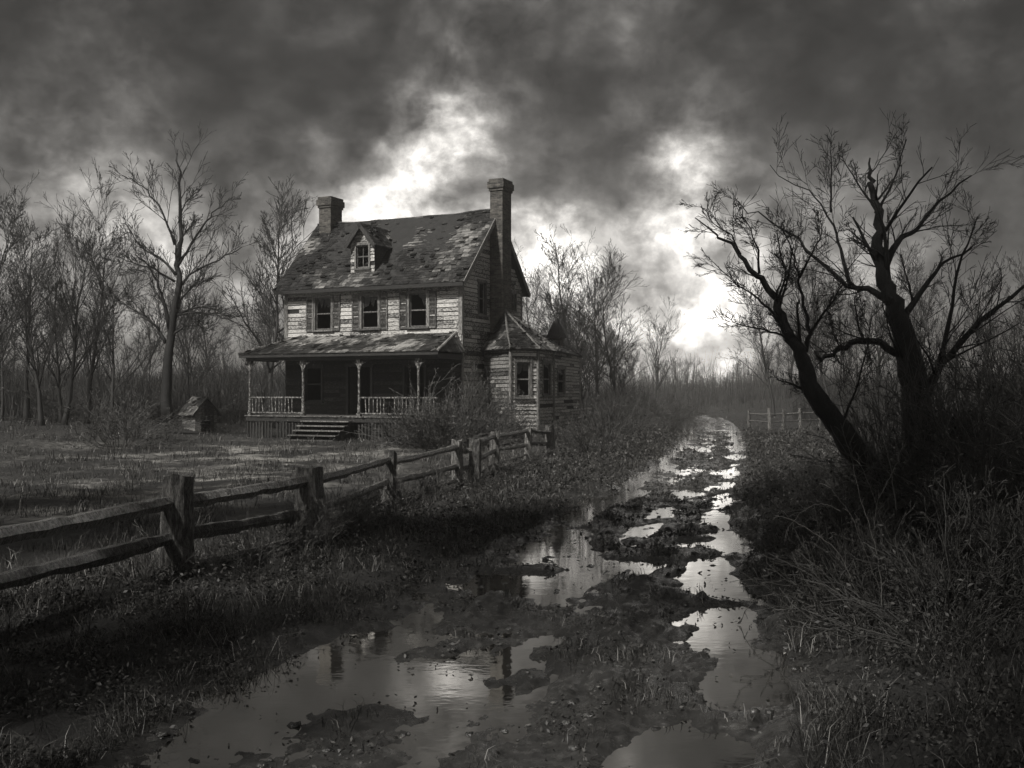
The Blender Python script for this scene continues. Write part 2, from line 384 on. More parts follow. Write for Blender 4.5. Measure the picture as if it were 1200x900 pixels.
# unseen spruces added behind and left of the camera to shade track and fence
def gen_spruce(seed,h=21,z0=1.6):
    rng=random.Random(seed); t=MB(); t.tube([Vector((0,0,-.5)),Vector((.1,0,h*.5)),Vector((0,.1,h))],[.32,.2,.03],8)
    c=MB(); z=z0
    while z<h:
        R0=(1-z/h)**.65*(4.6 if z0>5 else 3.6)+.25; k=rng.randint(9,12)
        for i in range(k):
            a=6.283*(i+rng.random())/k; L=R0*rng.uniform(.75,1.15); d=Vector((math.cos(a),math.sin(a),0)); p=d.cross(Z3)
            for j in range(5):
                f=(j+.6)/5; q=d*(L*f)+Vector((0,0,z-.35*L*f*f+rng.gauss(0,.06))); w=.55*(1-f*.6)*rng.uniform(.7,1.2)
                l=L*.17
                c.add([q-d*l-p*w*.2,q-p*w-d*.1+Z3*-.15,q+d*l,q+p*w-d*.1+Z3*-.15],[(0,1,2),(0,2,3)])
        z+=rng.uniform(.42,.6)
    return t.mesh('trunk',M['bark'],True),c.mesh('crown',M['needle'])
Z3=Vector((0,0,1)); M['needle']=leafmat('dark_spruce_needles',.015,.04,.6)
SP=[gen_spruce(7),gen_spruce(8,19)]
spr=random.Random(3)
for i,(x,y) in enumerate([(-15,7.5),(-5,-4),(-13,-2),(2,-9),(-20,9)]):
    tree_thing(SP[i%2],(x+spr.uniform(-.8,.8),y+spr.uniform(-.8,.8),H(x,y)),spr.random()*6.28,spr.uniform(.9,1.12),'tall dark unseen spruce added to shade the foreground','unseen spruces added for shade',name='shade_spruce')
TP=[gen_spruce(11,26,11.5)]
for i,(x,y) in enumerate([(-7.2,8.2),(-4.6,3.6),(-1.5,-2.5)]):
    tree_thing(TP[0],(x,y,H(x,y)),spr.random()*6.28,spr.uniform(.95,1.2),'tall high crowned unseen spruce added to shade the foreground','high crowned unseen spruces added for shade',name='shade_spruce')
# generic far trees
VAR=[gen_tree(100+i,h=12,r=.15+.02*(i%3),minr=.010,nl=12+2*(i%3),spread=.34+.05*(i%3),up=.2+.12*(i%2)) for i in range(6)]
def gz(x,y): return H(x,y)-.05
def place_tree(px,top,Y,vi,label,group=None,wid=1.0,rz=None):
    x=(px-600)/F*Y; z=gz(x,Y); h=CH+(HZ-top)/F*Y-z; sc=h/12.0
    if rz is None: rz=random.random()*6.28
    return tree_thing(VAR[vi%6],(x,Y,z),rz,(sc*wid,sc*wid,sc),label,group)
place_tree(318,228,68,0,'tall thin bare tree rising behind the left gable of the house',wid=1.15)
place_tree(338,262,74,3,'bare tree half hidden by the left edge of the shingled roof')
place_tree(683,282,85,1,'tallest forked bare tree behind the low rear wing',wid=1.15)
place_tree(702,315,80,2,'slender bare tree right beside the tallest one behind the wing')
place_tree(724,322,74,4,'dense bare tree with dark base at the end of the wing',wid=1.1)
place_tree(764,372,125,5,'small bare tree standing alone on the bank before the bend of the track')
place_tree(658,330,76,5,'bare tree showing over the wing roof near its little pointed flue')
place_tree(638,318,92,2,'pale bare tree just right of the gable of the house')
place_tree(866,408,190,0,'faint misty tree at the far end of the track',wid=1.1)
place_tree(902,395,150,1,'bare tree on the far right bank beyond the distant fence')
place_tree(925,385,130,3,'bare tree on the far right bank behind the leaning trunk')
rng=random.Random(5)
def grove(n,p0,p1,y0,y1,t0,t1,label,group):
    for i in range(n):
        px=p0+(p1-p0)*(i+rng.random())/n; Y=rng.uniform(y0,y1)
        x=(px-600)/F*Y
        if abs(x-float(road_x(Y)))<6: continue
        place_tree(px,rng.uniform(t0,t1),Y,rng.randrange(6),label,group,wid=rng.uniform(.8,1.2),rz=rng.random()*6.28)
grove(22,-60,330,62,105,325,400,'thin bare tree in the dark misty wood left of the house','trees in the left wood')
grove(9,-40,130,44,60,225,330,'bare tree in the wood left of the tall black tree','trees at the left end of the yard')
grove(12,640,745,62,100,350,400,'bare tree in the thicket behind the low wing','trees in the thicket behind the wing')
grove(14,735,822,190,420,410,442,'faint grey tree in the mist left of the far track','misty trees left of the far track')
grove(9,852,905,200,420,412,440,'faint grey tree in the mist right of the far track','misty trees right of the far track')
grove(26,905,1230,55,140,300,400,'bare tree in the misty wood behind the leaning tree','trees in the right wood')

# ------------------------------------------------------------------ bushes
def gen_bush(seed,h=1.2,w=1.0,ns=26,leaves=420,minr=.004,leaf=.035,mat='twig'):
    rng=random.Random(seed); MINR[0]=minr; limbs=[]
    cfg=[(6,.42,R(40),.1,.2,.6),(4,.5,R(40),.0,.1,.7)]
    for i in range(ns):
        a=rng.random()*6.28; t=rng.random()**.6*R(62)
        d=Vector((math.cos(a)*math.sin(t)*w,math.sin(a)*math.sin(t)*w,math.cos(t)))
        p=Vector((math.cos(a)*.15*rng.random()*w,math.sin(a)*.15*rng.random()*w,-.1))
        L=h*rng.uniform(.6,1.15); q=wander(p,d,L,6,rng,.16,.0 if rng.random()<.6 else -.08)
        limbs.append((q,taper(.012,.004,7),2)); sprout(limbs,q,.010,.004,L,0,rng,cfg)
    st=mesh_limbs(limbs,4,M[mat],'stems',minr)
    mb=MB()
    for i in range(leaves):
        pts=rng.choice(limbs)[0]; j=rng.randrange(1,len(pts)); p=pts[j]+Vector((rng.gauss(0,.03),rng.gauss(0,.03),rng.gauss(0,.03)))
        leafq(mb,p,leaf*rng.uniform(.6,1.5),rng)
    return st,mb.mesh('leaves',M['leaf'])
def leafq(mb,p,s,rng):
    a=Vector((rng.gauss(0,1),rng.gauss(0,1),rng.gauss(0,.7))).normalized(); b=a.orthogonal().normalized()
    if rng.random()<.5: b=a.cross(b)
    n=a.cross(b)
    mb.add([p-a*s,p-b*s*.45+n*s*.15,p+a*s,p+b*s*.45+n*s*.15],[(0,1,2),(0,2,3)],rng.random())
BV=[gen_bush(40+i,1.3,1.0,30,420,leaf=.022) for i in range(4)]
BT=[gen_bush(60+i,1.7,.6,20,150,leaf=.02) for i in range(2)]
def bush(vi,x,y,rz,sc,label,group=None,set_=BV,name='bush'):
    o=empty(name,(x,y,H(x,y)-.03),rz); o.scale=sc if isinstance(sc,tuple) else (sc,)*3
    tag(o,label,'bush',group); a,b=set_[vi%len(set_)]; link('stems',a,o); link('leaves',b,o); return o
def pbush(vi,px,Y,sc,label,group=None,set_=BV,name='bush'):
    return bush(vi,(px-600)/F*Y,Y,random.random()*6.28,sc,label,group,set_,name)
pbush(0,522,41.5,(2.5,2.5,2.2),'large tangled leafless bush before the right end of the porch')
pbush(1,556,41,(1.9,1.9,2.0),'dark bush in the angle between porch and rear wing')
pbush(2,488,41.5,(1.5,1.5,1.25),'low bush before the porch railing right of the steps')
pbush(2,547,44.4,(1.3,1.3,2.6),'tall dead vine bush climbing the front right corner of the house')
pbush(0,580,44,(1.3,1.3,2.3),'upright dead bush against the narrow left face of the wing')
for px_,Y_b,sc_ in [(505,41,2.3),(538,41.2,2.2),(520,40,1.9),(572,42,1.7),(470,41.2,1.3)]:
    pbush(int(px_)%4,px_,Y_b,(sc_,sc_,sc_*.95),'dark bare bush crowded before the right half of the porch','bushes crowded before the porch')
pbush(3,600,43,(1.3,1.3,1.0),'low dark bush under the wing at its first window')
pbush(0,640,44,(1.4,1.4,1.0),'low dark bush under the middle wing window')
pbush(1,668,38,(1.5,1.5,1.2),'broad dark bush behind the last fence post')
pbush(2,697,37,(1.6,1.6,1.35),'broad dark bush right of the last fence post')
pbush(3,712,46,(2.2,2.2,2.0),'high dark bush past the far corner of the wing')
pbush(0,745,60,(2.4,2.4,1.8),'round dark bush on the left bank of the track')
pbush(1,158,44,(2.0,2.0,1.9),'leafy dark bush at the foot of the tall black tree')
pbush(2,140,40,(2.0,2.0,1.9),'leafy dark bush left of the tall black tree')
pbush(3,270,52,(1.0,1.0,.7),'low weedy bush between kennel and porch')
for i in range(12):
    bp=rng.uniform(-60,290)
    pbush(i,bp,rng.uniform(58,66) if 185<bp<285 else rng.uniform(52,66),rng.uniform(1.4,2.6),'dark bush at the edge of the left wood','bushes along the left wood')
for i in range(9):
    pbush(i,700+i*14+rng.uniform(-5,5),rng.uniform(62,100),rng.uniform(1.4,2.3),'dark bush on the misty bank beyond the wing','bushes on the bank beyond the wing')
for i in range(7):
    pbush(i,rng.uniform(1000,1190),rng.uniform(50,80),rng.uniform(1.3,2.2),'dark bush in the misty right field','bushes in the right field')
# right bank brambles
spots=[]
for i in range(46):
    Y=8.2+rng.random()**1.3*20; d=rng.uniform(.7,5.0)
    spots.append((float(road_x(Y)+road_w(Y))+d,Y,d))
for i,(x,y,d) in enumerate(spots):
    bush(i,x,y,rng.random()*6.28,(rng.uniform(.6,.9)+.07*d)*(1 if y<17 else .6),'wet bramble bush in the thicket covering the right bank','brambles on the right bank',name='bramble')
for i in range(16):
    Y=rng.uniform(10,24); x=float(road_x(Y)+road_w(Y))+rng.uniform(2.2,5.5)
    bush(i,x,Y,rng.random()*6.28,rng.uniform(.9,1.35),'thin upright sapling among the brambles on the right bank','saplings on the right bank',BT,'sapling')
for i in range(15):
    Y=rng.uniform(13,23); px=rng.uniform(1010,1290); x=(px-600)/F*Y
    k=rng.uniform(.75,1.1); bush(i,x,Y,rng.random()*6.28,(k,k,k*rng.uniform(1.4,2.1)),'tall thin leafless stems in the dark thicket under the massive right tree','stems in the right thicket',BT,'sapling')
for i in range(12):
    Y=rng.uniform(9,19); px=rng.uniform(1010,1290); x=(px-600)/F*Y
    bush(i,x,Y,rng.random()*6.28,rng.uniform(.8,1.15),'wet bramble bush in the thicket covering the right bank','brambles on the right bank',name='bramble')
# left verge shrubs along the fence
for i,(px,Y,sc) in enumerate([(392,15.6,.62),(418,17.0,.5),(355,14.2,.5),(480,19.5,.5),(505,21.5,.55),(560,23.5,.55),(598,27,.55),(630,31,.55),(300,12.3,.45),(440,16.2,.42)]):
    pbush(i,px,Y,sc,'small leafy weed bush on the verge below the split rail fence','weed bushes along the fence')

# ------------------------------------------------------------------ grass and undergrowth (uncountable)
def blades(x,y,h,w,lean):
    n=len(x); z=height(x,y); a=rs.rand(n)*2*np.pi; la=rs.rand(n)*2*np.pi
    p0=np.stack([x,y,z-.01],1); wd=np.stack([np.cos(a),np.sin(a),0*a],1)*w[:,None]*.5
    ld=np.stack([np.cos(la),np.sin(la),0*a],1)*(h*lean)[:,None]
    up=np.stack([0*h,0*h,h],1)
    m=p0+up*.6+ld*.3; t=p0+up*(1-.35*lean)[:,None]+ld
    Vv=np.stack([p0-wd,p0+wd,m+wd*.7,m-wd*.7,t+wd*.12,t-wd*.12],1).reshape(-1,3)
    b=np.arange(n)[:,None]*6
    Fq=np.concatenate([b+np.array([[0,1,2,3]]),b+np.array([[3,2,4,5]])],1).reshape(-1,4)
    return Vv,Fq,np.repeat(rs.rand(n),2)
def scatter(n,y0,y1,fx0,fx1,keep):
    y=np.exp(rs.uniform(np.log(y0),np.log(y1),n)); t=rs.rand(n)
    x=fx0(y)+(fx1(y)-fx0(y))*t; k=keep(x,y)>rs.rand(n); return x[k],y[k]
rl=lambda y: road_x(y)-road_w(y); rr=lambda y: road_x(y)+road_w(y)
parts=[]
# left verge
x,y=scatter(150000,5.5,70,lambda y: np.maximum(fence_x(y)-1.4,-.62*y),lambda y: rl(y)-.05,lambda x,y: sst(-.35,.35,fbm(x*1.1,y*1.1,3,51)+.15)*sst(0,.9,rl(y)-x+.3))
parts.append(blades(x,y,(.04+.22*rs.rand(len(x))**2.4)*(1+.8*fbm(x*.8,y*.8,2,77)),.0035+.00028*y,.4+1.3*rs.rand(len(x))))
# yard
x,y=scatter(110000,9,62,lambda y: -.62*y-1,lambda y: fence_x(y)-.4,lambda x,y: sst(-.05,.35,fbm(x*.6,y*.6,4,61)+.08))
parts.append(blades(x,y,(.04+.34*rs.rand(len(x))**3)*(1+.9*fbm(x*.5,y*.5,3,63)),.004+.00035*y,.4+.6*rs.rand(len(x))))
# track tufts
x,y=scatter(90000,4.5,80,rl,rr,lambda x,y: sst(.025,.07,height(x,y))*sst(-.1,.4,fbm(x*1.3,y*1.3,3,71)))
parts.append(blades(x,y,.04+.10*rs.rand(len(x)),.004+.0003*y,.4+.6*rs.rand(len(x))))
# right bank
x,y=scatter(130000,5,60,lambda y: rr(y)+.05,lambda y: np.maximum(rr(y)+7,.62*y+1),lambda x,y: sst(-.3,.4,fbm(x*1.0,y*1.0,3,81)+.1))
parts.append(blades(x,y,.07+.34*rs.rand(len(x))**2.4,.0035+.00028*y,.4+1.3*rs.rand(len(x))))
# far banks
x,y=scatter(60000,40,150,lambda y: rl(y)-.35*y,lambda y: rr(y)+.4*y,lambda x,y: ((x<rl(y)-.5)|(x>rr(y)+.3))*sst(-.2,.4,fbm(x*.3,y*.3,3,91)))
parts.append(blades(x,y,.06+.16*rs.rand(len(x)),.006+.0004*y,.3+.9*rs.rand(len(x))))
o=0;Vs=[];Fs=[];Rs=[]
for v_,f_,r_ in parts: Vs.append(v_);Fs.append(f_+o);Rs.append(r_);o+=len(v_)
tag(link('grass',np_mesh('grass',np.concatenate(Vs),np.concatenate(Fs),M['grass'],False,np.concatenate(Rs))),'wet dead grass over the yard, verges and banks','grass',kind='stuff')
# far thickets that read as one mass of stems
parts=[]
def wood(n,y0,y1,f0,f1,h0,h1,w0,dmin):
    y=np.sqrt(rs.uniform(y0*y0,y1*y1,n)); x=f0(y)+(f1(y)-f0(y))*rs.rand(n)
    e=.5+.5*np.clip(fbm(x*.06,y*.05,3,131),-1,1); k=(sst(.15,.6,e+.3*fbm(x*.4,y*.4,2,133))>rs.rand(n))&(np.abs(x-road_x(y))>dmin+np.where(y>110,.07*(y-110),0)); x,y,e=x[k],y[k],e[k]
    parts.append(blades(x,y,(h0+(h1-h0)*e)*(.25+.9*rs.rand(len(x))**1.5),w0+.00035*y*rs.rand(len(x)),.1+.55*rs.rand(len(x))**2))
wood(60000,210,560,lambda y:-.72*y,lambda y:.72*y,3.5,13,.05,16)
wood(26000,112,215,lambda y:-.5*y,lambda y:.6*y,.8,4.2,.03,6)
wood(36000,58,100,lambda y:-.62*y,lambda y:-.20*y,1.2,6.0,.02,9)
wood(16000,62,110,lambda y:.02*y,lambda y:.16*y,.8,4.5,.02,5)
wood(26000,60,110,lambda y:.27*y,lambda y:.62*y,.8,4.5,.02,7)
o=0;Vs=[];Fs=[];Rs=[]
for v_,f_,r_ in parts: Vs.append(v_);Fs.append(f_+o);Rs.append(r_);o+=len(v_)
tag(link('woods',np_mesh('woods',np.concatenate(Vs),np.concatenate(Fs),M['far_twig'],False,np.concatenate(Rs))),'tangled leafless thickets filling the misty distance','thicket',kind='stuff')
# undergrowth leaves and litter
def leaves(x,y,zoff,s):
    n=len(x); z=height(x,y)+zoff; a=rs.normal(size=(n,3)); a[:,2]*=.6; a/=np.linalg.norm(a,axis=1)[:,None]
    c=rs.normal(size=(n,3)); b=np.cross(a,c); b/=np.linalg.norm(b,axis=1)[:,None]
    p=np.stack([x,y,z],1); s=s[:,None]
    Vv=np.stack([p-a*s,p-b*s*.5,p+a*s,p+b*s*.5],1).reshape(-1,3)
    return Vv,(np.arange(n)[:,None]*4+np.arange(4)[None]),rs.rand(n)
parts=[]
for n,y0,y1,f0,f1,hm,k0 in [(90000,5,60,lambda y:np.maximum(fence_x(y)-.8,-.62*y),lambda y:rl(y)-.1,.30,.0),(110000,5,55,lambda y:rr(y)+.1,lambda y:np.maximum(rr(y)+6.5,.6*y),.65,-.1),(26000,4.5,60,rl,rr,.03,.0)]:
    x,y=scatter(n,y0,y1,f0,f1,lambda x,y:sst(k0-.1,k0+.4,fbm(x*1.4,y*1.4,3,15)))
    hh=height(x,y)
    if hm<.1: k=(hh>.01)|(rs.rand(len(x))<.10); x,y,hh=x[k],y[k],hh[k]
    cl=.35+.65*sst(-.3,.5,fbm(x*2.3,y*2.3,2,19))
    parts.append(leaves(x,y,rs.rand(len(x))**1.5*hm*cl+.01+(np.maximum(0,.0-hh) if hm<.1 else 0),(.010+.0009*y)*(.6+.9*rs.rand(len(x)))))
o=0;Vs=[];Fs=[];Rs=[]
for v_,f_,r_ in parts: Vs.append(v_);Fs.append(f_+o);Rs.append(r_);o+=len(v_)
tag(link('undergrowth',np_mesh('undergrowth',np.concatenate(Vs),np.concatenate(Fs),M['leaf'],False,np.concatenate(Rs))),'wet dark weeds and fallen leaves along both sides of the track','undergrowth',kind='stuff')
# clods of mud on the islands
n=3000; y=np.exp(rs.uniform(np.log(5),np.log(60),n)); x=rl(y)-.2+(rr(y)-rl(y)+.4)*rs.rand(n); hh=height(x,y); k=(hh>-.012)&(sst(-.3,.4,fbm(x*2,y*2,3,33))>rs.rand(n)); x,y,hh=x[k],y[k],hh[k]; n=len(x)
oct_=np.array([[1,0,0],[-1,0,0],[0,1,0],[0,-1,0],[0,0,1],[0,0,-1],[.6,.6,.6],[-.6,.6,.6],[.6,-.6,.6],[-.6,-.6,.6]],float)
tri=np.array([[4,0,6],[6,0,2],[6,2,4],[4,2,7],[7,2,1],[7,1,4],[4,1,9],[9,1,3],[9,3,4],[4,3,8],[8,3,0],[8,0,4]])
sz=(.010+.032*rs.rand(n)**3)*(1+.012*y)
Vv=oct_[None]*(sz[:,None,None])*(.7+.6*rs.rand(n,10,1))*np.array([1.2,1.2,.75])+np.stack([x,y,hh],1)[:,None]
tag(link('mud',np_mesh('mud',Vv.reshape(-1,3),(np.arange(n)[:,None,None]*10+tri[None]).reshape(-1,3),M['mud'],False,None)),'wet clods of mud scattered on the ridges of the track','mud',kind='stuff')

# tall bent stalks in the right foreground
def stalks(label,Y,arcs):
    base=W(arcs[0][0][0],arcs[0][0][1],Y); base.z=H(base.x,Y); o=empty('tall_grass',base); tag(o,label,'grass stalks')
    for a in arcs:
        pr=[W(px,py,Y) for px,py in a]; pts=[]
        for i in range(len(pr)-1):
            for k in range(5):
                t=k/5; p0=pr[max(i-1,0)];p1=pr[i];p2=pr[i+1];p3=pr[min(i+2,len(pr)-1)]
                pts.append(.5*((2*p1)+(p2-p0)*t+(2*p0-5*p1+4*p2-p3)*t*t+(3*p1-p0-3*p2+p3)*t**3))
        pts.append(pr[-1]); mb=MB(); mb.tube([p-base+Vector((rng.gauss(0,.004),rng.gauss(0,.01),rng.gauss(0,.004))) for p in pts],taper(.0055,.0015,len(pts)),4)
        for k in range(3,len(pts)-1,3):
            q=pts[k]-base; d=(pts[k+1]-pts[k]).normalized(); e=side_dir(d,rng,R(32)); l=rng.uniform(.06,.16)
            mb.tube([q,q+e*l*.6,q+e*l+Z3*-.02],[.0022,.0018,.0006],3); mb.build('stalk',M['straw'],o,True)
stalks('pale arching grass stalks over the brambles in the right foreground',9.0,[
 [(1036,726),(1030,690),(1012,640),(995,600),(976,575),(972,568)],[(1005,728),(985,700),(965,670),(945,655)],
 [(1000,690),(985,650),(955,625),(925,608),(908,604)],[(1034,720),(1030,665),(1020,620),(1010,590),(1000,545)]])
stalks('pale hooped grass stalk beside the puddle in the right foreground',9.6,[
 [(984,600),(972,592),(955,591),(940,600),(926,615),(922,621)]])
stalks('thin upright stalks leaning apart above the right brambles',10.0,[
 [(1050,600),(1046,565),(1040,530),(1032,500),(1018,455)],[(1025,620),(1028,590),(1040,565),(1052,540),(1058,520)],[(1043,640),(1030,600),(1015,560),(1003,530)]])

BW=[gen_bush(80+i,.95,.45,14,60,minr=.0025,leaf=.014,mat='weed') for i in range(2)]
for i,(px,Y,sc) in enumerate([(382,14.6,1.0),(408,16.2,.9),(428,16.8,.8),(300,13.4,.7),(345,14.3,.8),(170,11.9,.8),(470,19.2,.8),(500,21.5,.8),(250,12.2,.6),(575,27,.9),(625,31,.9)]):
    pbush(i,px,Y,sc,'thin dry weed standing up against the split rail fence','dry weeds along the fence',BW,'weed')
# ------------------------------------------------------------------ split rail fence
def rough_post(mb,base,h,w,rng,lean=(0,0)):
    n=10; L=8; cols=[]
    prof=[w*.58*(1+rng.uniform(-.2,.2)) for _ in range(n)]
    vs=[];fs=[]
    for l in range(L+1):
        t=l/L
        for k in range(n):
            a=2*math.pi*k/n+.3; sq=1/max(abs(math.cos(a)),abs(math.sin(a)))
            r=prof[k]*(.78+.22*sq)*(1.12-.16*t)*(1+rng.uniform(-.06,.06))
            z=h*t+(rng.uniform(-.05,.03) if l==L else 0)
            vs.append(base+Vector((math.cos(a)*r+lean[0]*t,math.sin(a)*r+lean[1]*t,z-.25*(l==0))))
    for l in range(L):
        for k in range(n):
            fs.append((l*n+k,l*n+(k+1)%n,(l+1)*n+(k+1)%n,(l+1)*n+k))
    c=len(vs); vs.append(base+Vector((lean[0],lean[1],h-.03)))
    for k in range(n): fs.append((L*n+k,L*n+(k+1)%n,c))
    mb.add(vs,fs)
def rough_rail(mb,a,b,th,rng):
    n=16; pts=[];rad=[]
    for i in range(n+1):
        t=i/n; p=a.lerp(b,t); p.z-=.016*math.sin(math.pi*t)*rng.uniform(.6,1.2); p+=Vector((rng.gauss(0,.004),rng.gauss(0,.004),rng.gauss(0,.0045))); pts.append(p); rad.append(th*.5*(1+rng.uniform(-.2,.14)))
    mb.tube(pts,rad,6)
fo=empty('rail_fence',(POSTS[1][0],POSTS[1][1],H(*POSTS[1][:2]))); tag(fo,'weathered split rail fence between the yard and the muddy track','fence')
FO=Vector(fo.location); tops=[]
for i,(x,y,ht,w) in enumerate(POSTS):
    g=H(x,y); mb=MB(); rough_post(mb,Vector((x,y,g))-FO,ht-g,w,rng,(rng.uniform(-.05,.05),rng.uniform(-.04,.04))); mb.build('post',M['fence'],fo)
RAILZ=[1.0,.58,.22]
for i in range(len(POSTS)-1):
    if i==4: zs=[.92,.52]
    else: zs=RAILZ
    for k,z in enumerate(zs):
        a=POSTS[i];b=POSTS[i+1]
        if k==2 and i in(0,): continue
        j=lambda: rng.uniform(-.04,.04)
        za=z+j()+(.07 if i in(5,6,7) else 0); zb=z+j()+(.07 if i in(5,6) else 0)
        if i==0: za=z-.02; zb=z+.02
        mb=MB(); rough_rail(mb,Vector((a[0],a[1],za))-FO,Vector((b[0],b[1],zb))-FO,(.175 if k<2 else .11)*(1 if i<2 else .78),rng); mb.build('rail',M['fence'],fo)
f2=empty('rail_fence',(15.6,62,0)); tag(f2,'small distant post and rail fence in the misty right field','fence')
F2=Vector(f2.location); pp=[W(878,488,66),W(902,488,62),W(918,488,62.5),W(938,487,63),W(960,487,64),W(990,487,66),W(1022,487,68)]
for i,p in enumerate(pp):
    g=H(p.x,p.y); mb=MB(); rough_post(mb,Vector((p.x,p.y,g))-F2,1.25+rng.uniform(-.15,.25),.16,rng,(rng.uniform(-.06,.06),0)); mb.build('post',M['fence'],f2)
    if i:
        for z in(.95,.5):
            q=pp[i-1]; mb=MB(); rough_rail(mb,Vector((q.x,q.y,H(q.x,q.y)+z))-F2,Vector((p.x,p.y,g+z))-F2,.10,rng); mb.build('rail',M['fence'],f2,True)

# ------------------------------------------------------------------ the house
Y0=46.0; P0=Vector(((541-600)/F*Y0,Y0,0)); TH=math.atan2(-.424,.906)
house=empty('farmhouse',P0,TH); tag(house,'abandoned two storey clapboard farmhouse with porch, dormer and brick chimneys','house')
L=9.57; D=6.36; ZT=7.45
X_=Vector((1,0,0));Y_=Vector((0,1,0));Z_=Vector((0,0,1))
def loc(p):
    r=Vector((p[0]-P0.x,p[1]-P0.y,0)); c,s=math.cos(TH),math.sin(TH)
    return Vector((r.x*c+r.y*s,-r.x*s+r.y*c,0))
hr=random.Random(77)
def intervals(a,b,cuts):
    segs=[(a,b)]
    for c0,c1 in cuts:
        n=[]
        for s0,s1 in segs:
            if c1<=s0 or c0>=s1: n.append((s0,s1)); continue
            if c0>s0: n.append((s0,c0))
            if c1<s1: n.append((c1,s1))
        segs=n
    return [s for s in segs if s[1]-s[0]>.03]
def clapboards(mb,O,a,n,lo,hi,z0,z1,ops,e=.19,miss=.02,tone=0.0):
    z=z0
    while z<z1-.02:
        zt=min(z+e-.028,z1); zm=min(z+e*.5,z1)
        u0,u1=lo(zm),hi(zm)
        if u1-u0>.08:
            for s0,s1 in intervals(u0,u1,[(o[0],o[1]) for o in ops if o[2]<z+e-.01 and o[3]>z+.01]):
                u=s0
                while u<s1-.01:
                    w=min(hr.uniform(.7,2.6),s1-u)
                    if s1-u-w<.25: w=s1-u
                    if hr.random()>miss:
                        dz=hr.gauss(0,.006); sag=hr.gauss(0,.012) if hr.random()<.3 else 0; t=.034+hr.uniform(-.006,.012)
                        e0=hr.uniform(.002,.008)
                        P=lambda uu,zz,f: O+a*uu+Z_*zz+n*f
                        v=[P(u+e0,z+dz,.0),P(u+w-e0,z+dz+sag,.0),P(u+e0,z+dz,t),P(u+w-e0,z+dz+sag,t),P(u+e0,zt+dz,.0),P(u+w-e0,zt+dz,.0),P(u+e0,zt+dz,.010),P(u+w-e0,zt+dz,.010)]
                        mb.add(v,[(0,1,3,2),(2,3,7,6),(0,2,6,4),(1,5,7,3),(4,6,7,5)],min(1,max(0,hr.gauss(.52+tone,.22))))
                    u+=w
        z+=e
def backing(mb,O,a,n,u0,u1,z0,z1,ops,th=.12):
    us=sorted(set([u0,u1]+[min(max(o[i],u0),u1) for o in ops for i in(0,1)])); zs=sorted(set([z0,z1]+[min(max(o[i],z0),z1) for o in ops for i in(2,3)]))
    for i in range(len(us)-1):
        for j in range(len(zs)-1):
            cu=(us[i]+us[i+1])/2; cz=(zs[j]+zs[j+1])/2
            if any(o[0]<cu<o[1] and o[2]<cz<o[3] for o in ops): continue
            mb.box(O,a,n,Z_,us[i],us[i+1],-th,-.004,zs[j],zs[j+1])
def wall(O,a,n,u0,u1,z0,z1,ops,mat='siding',name='wall',parent=None,tone=0,miss=.02,gable=None,e=.19):
    parent=parent or house
    w=MB(); 
    if gable:
        pk,zp=gable; lo=lambda z:u0 if z<=z1 else u0+(pk-u0)*(z-z1)/(zp-z1); hi=lambda z:u1 if z<=z1 else u1+(pk-u1)*(z-z1)/(zp-z1); top=zp
    else: lo=lambda z:u0; hi=lambda z:u1; top=z1
    clapboards(w,O,a,n,lo,hi,z0,top,ops,e,miss,tone)
    ob=w.build(name,M[mat],parent)
    k=MB(); backing(k,O,a,n,u0,u1,z0,z1,ops)
    if gable:
        P=lambda u,z,f:O+a*u+Z_*z+n*f
        v=[P(u0,z1,-.12),P(u1,z1,-.12),P(pk,zp,-.12),P(u0,z1,-.004),P(u1,z1,-.004),P(pk,zp,-.004)]
        k.add(v,[(0,1,2),(3,5,4),(0,3,4,1),(1,4,5,2),(2,5,3,0)])
    if parent is house: k.build('sheathing',M['backing'],ob)
    else: k.build('sheathing',M['backing'],parent)
    return ob
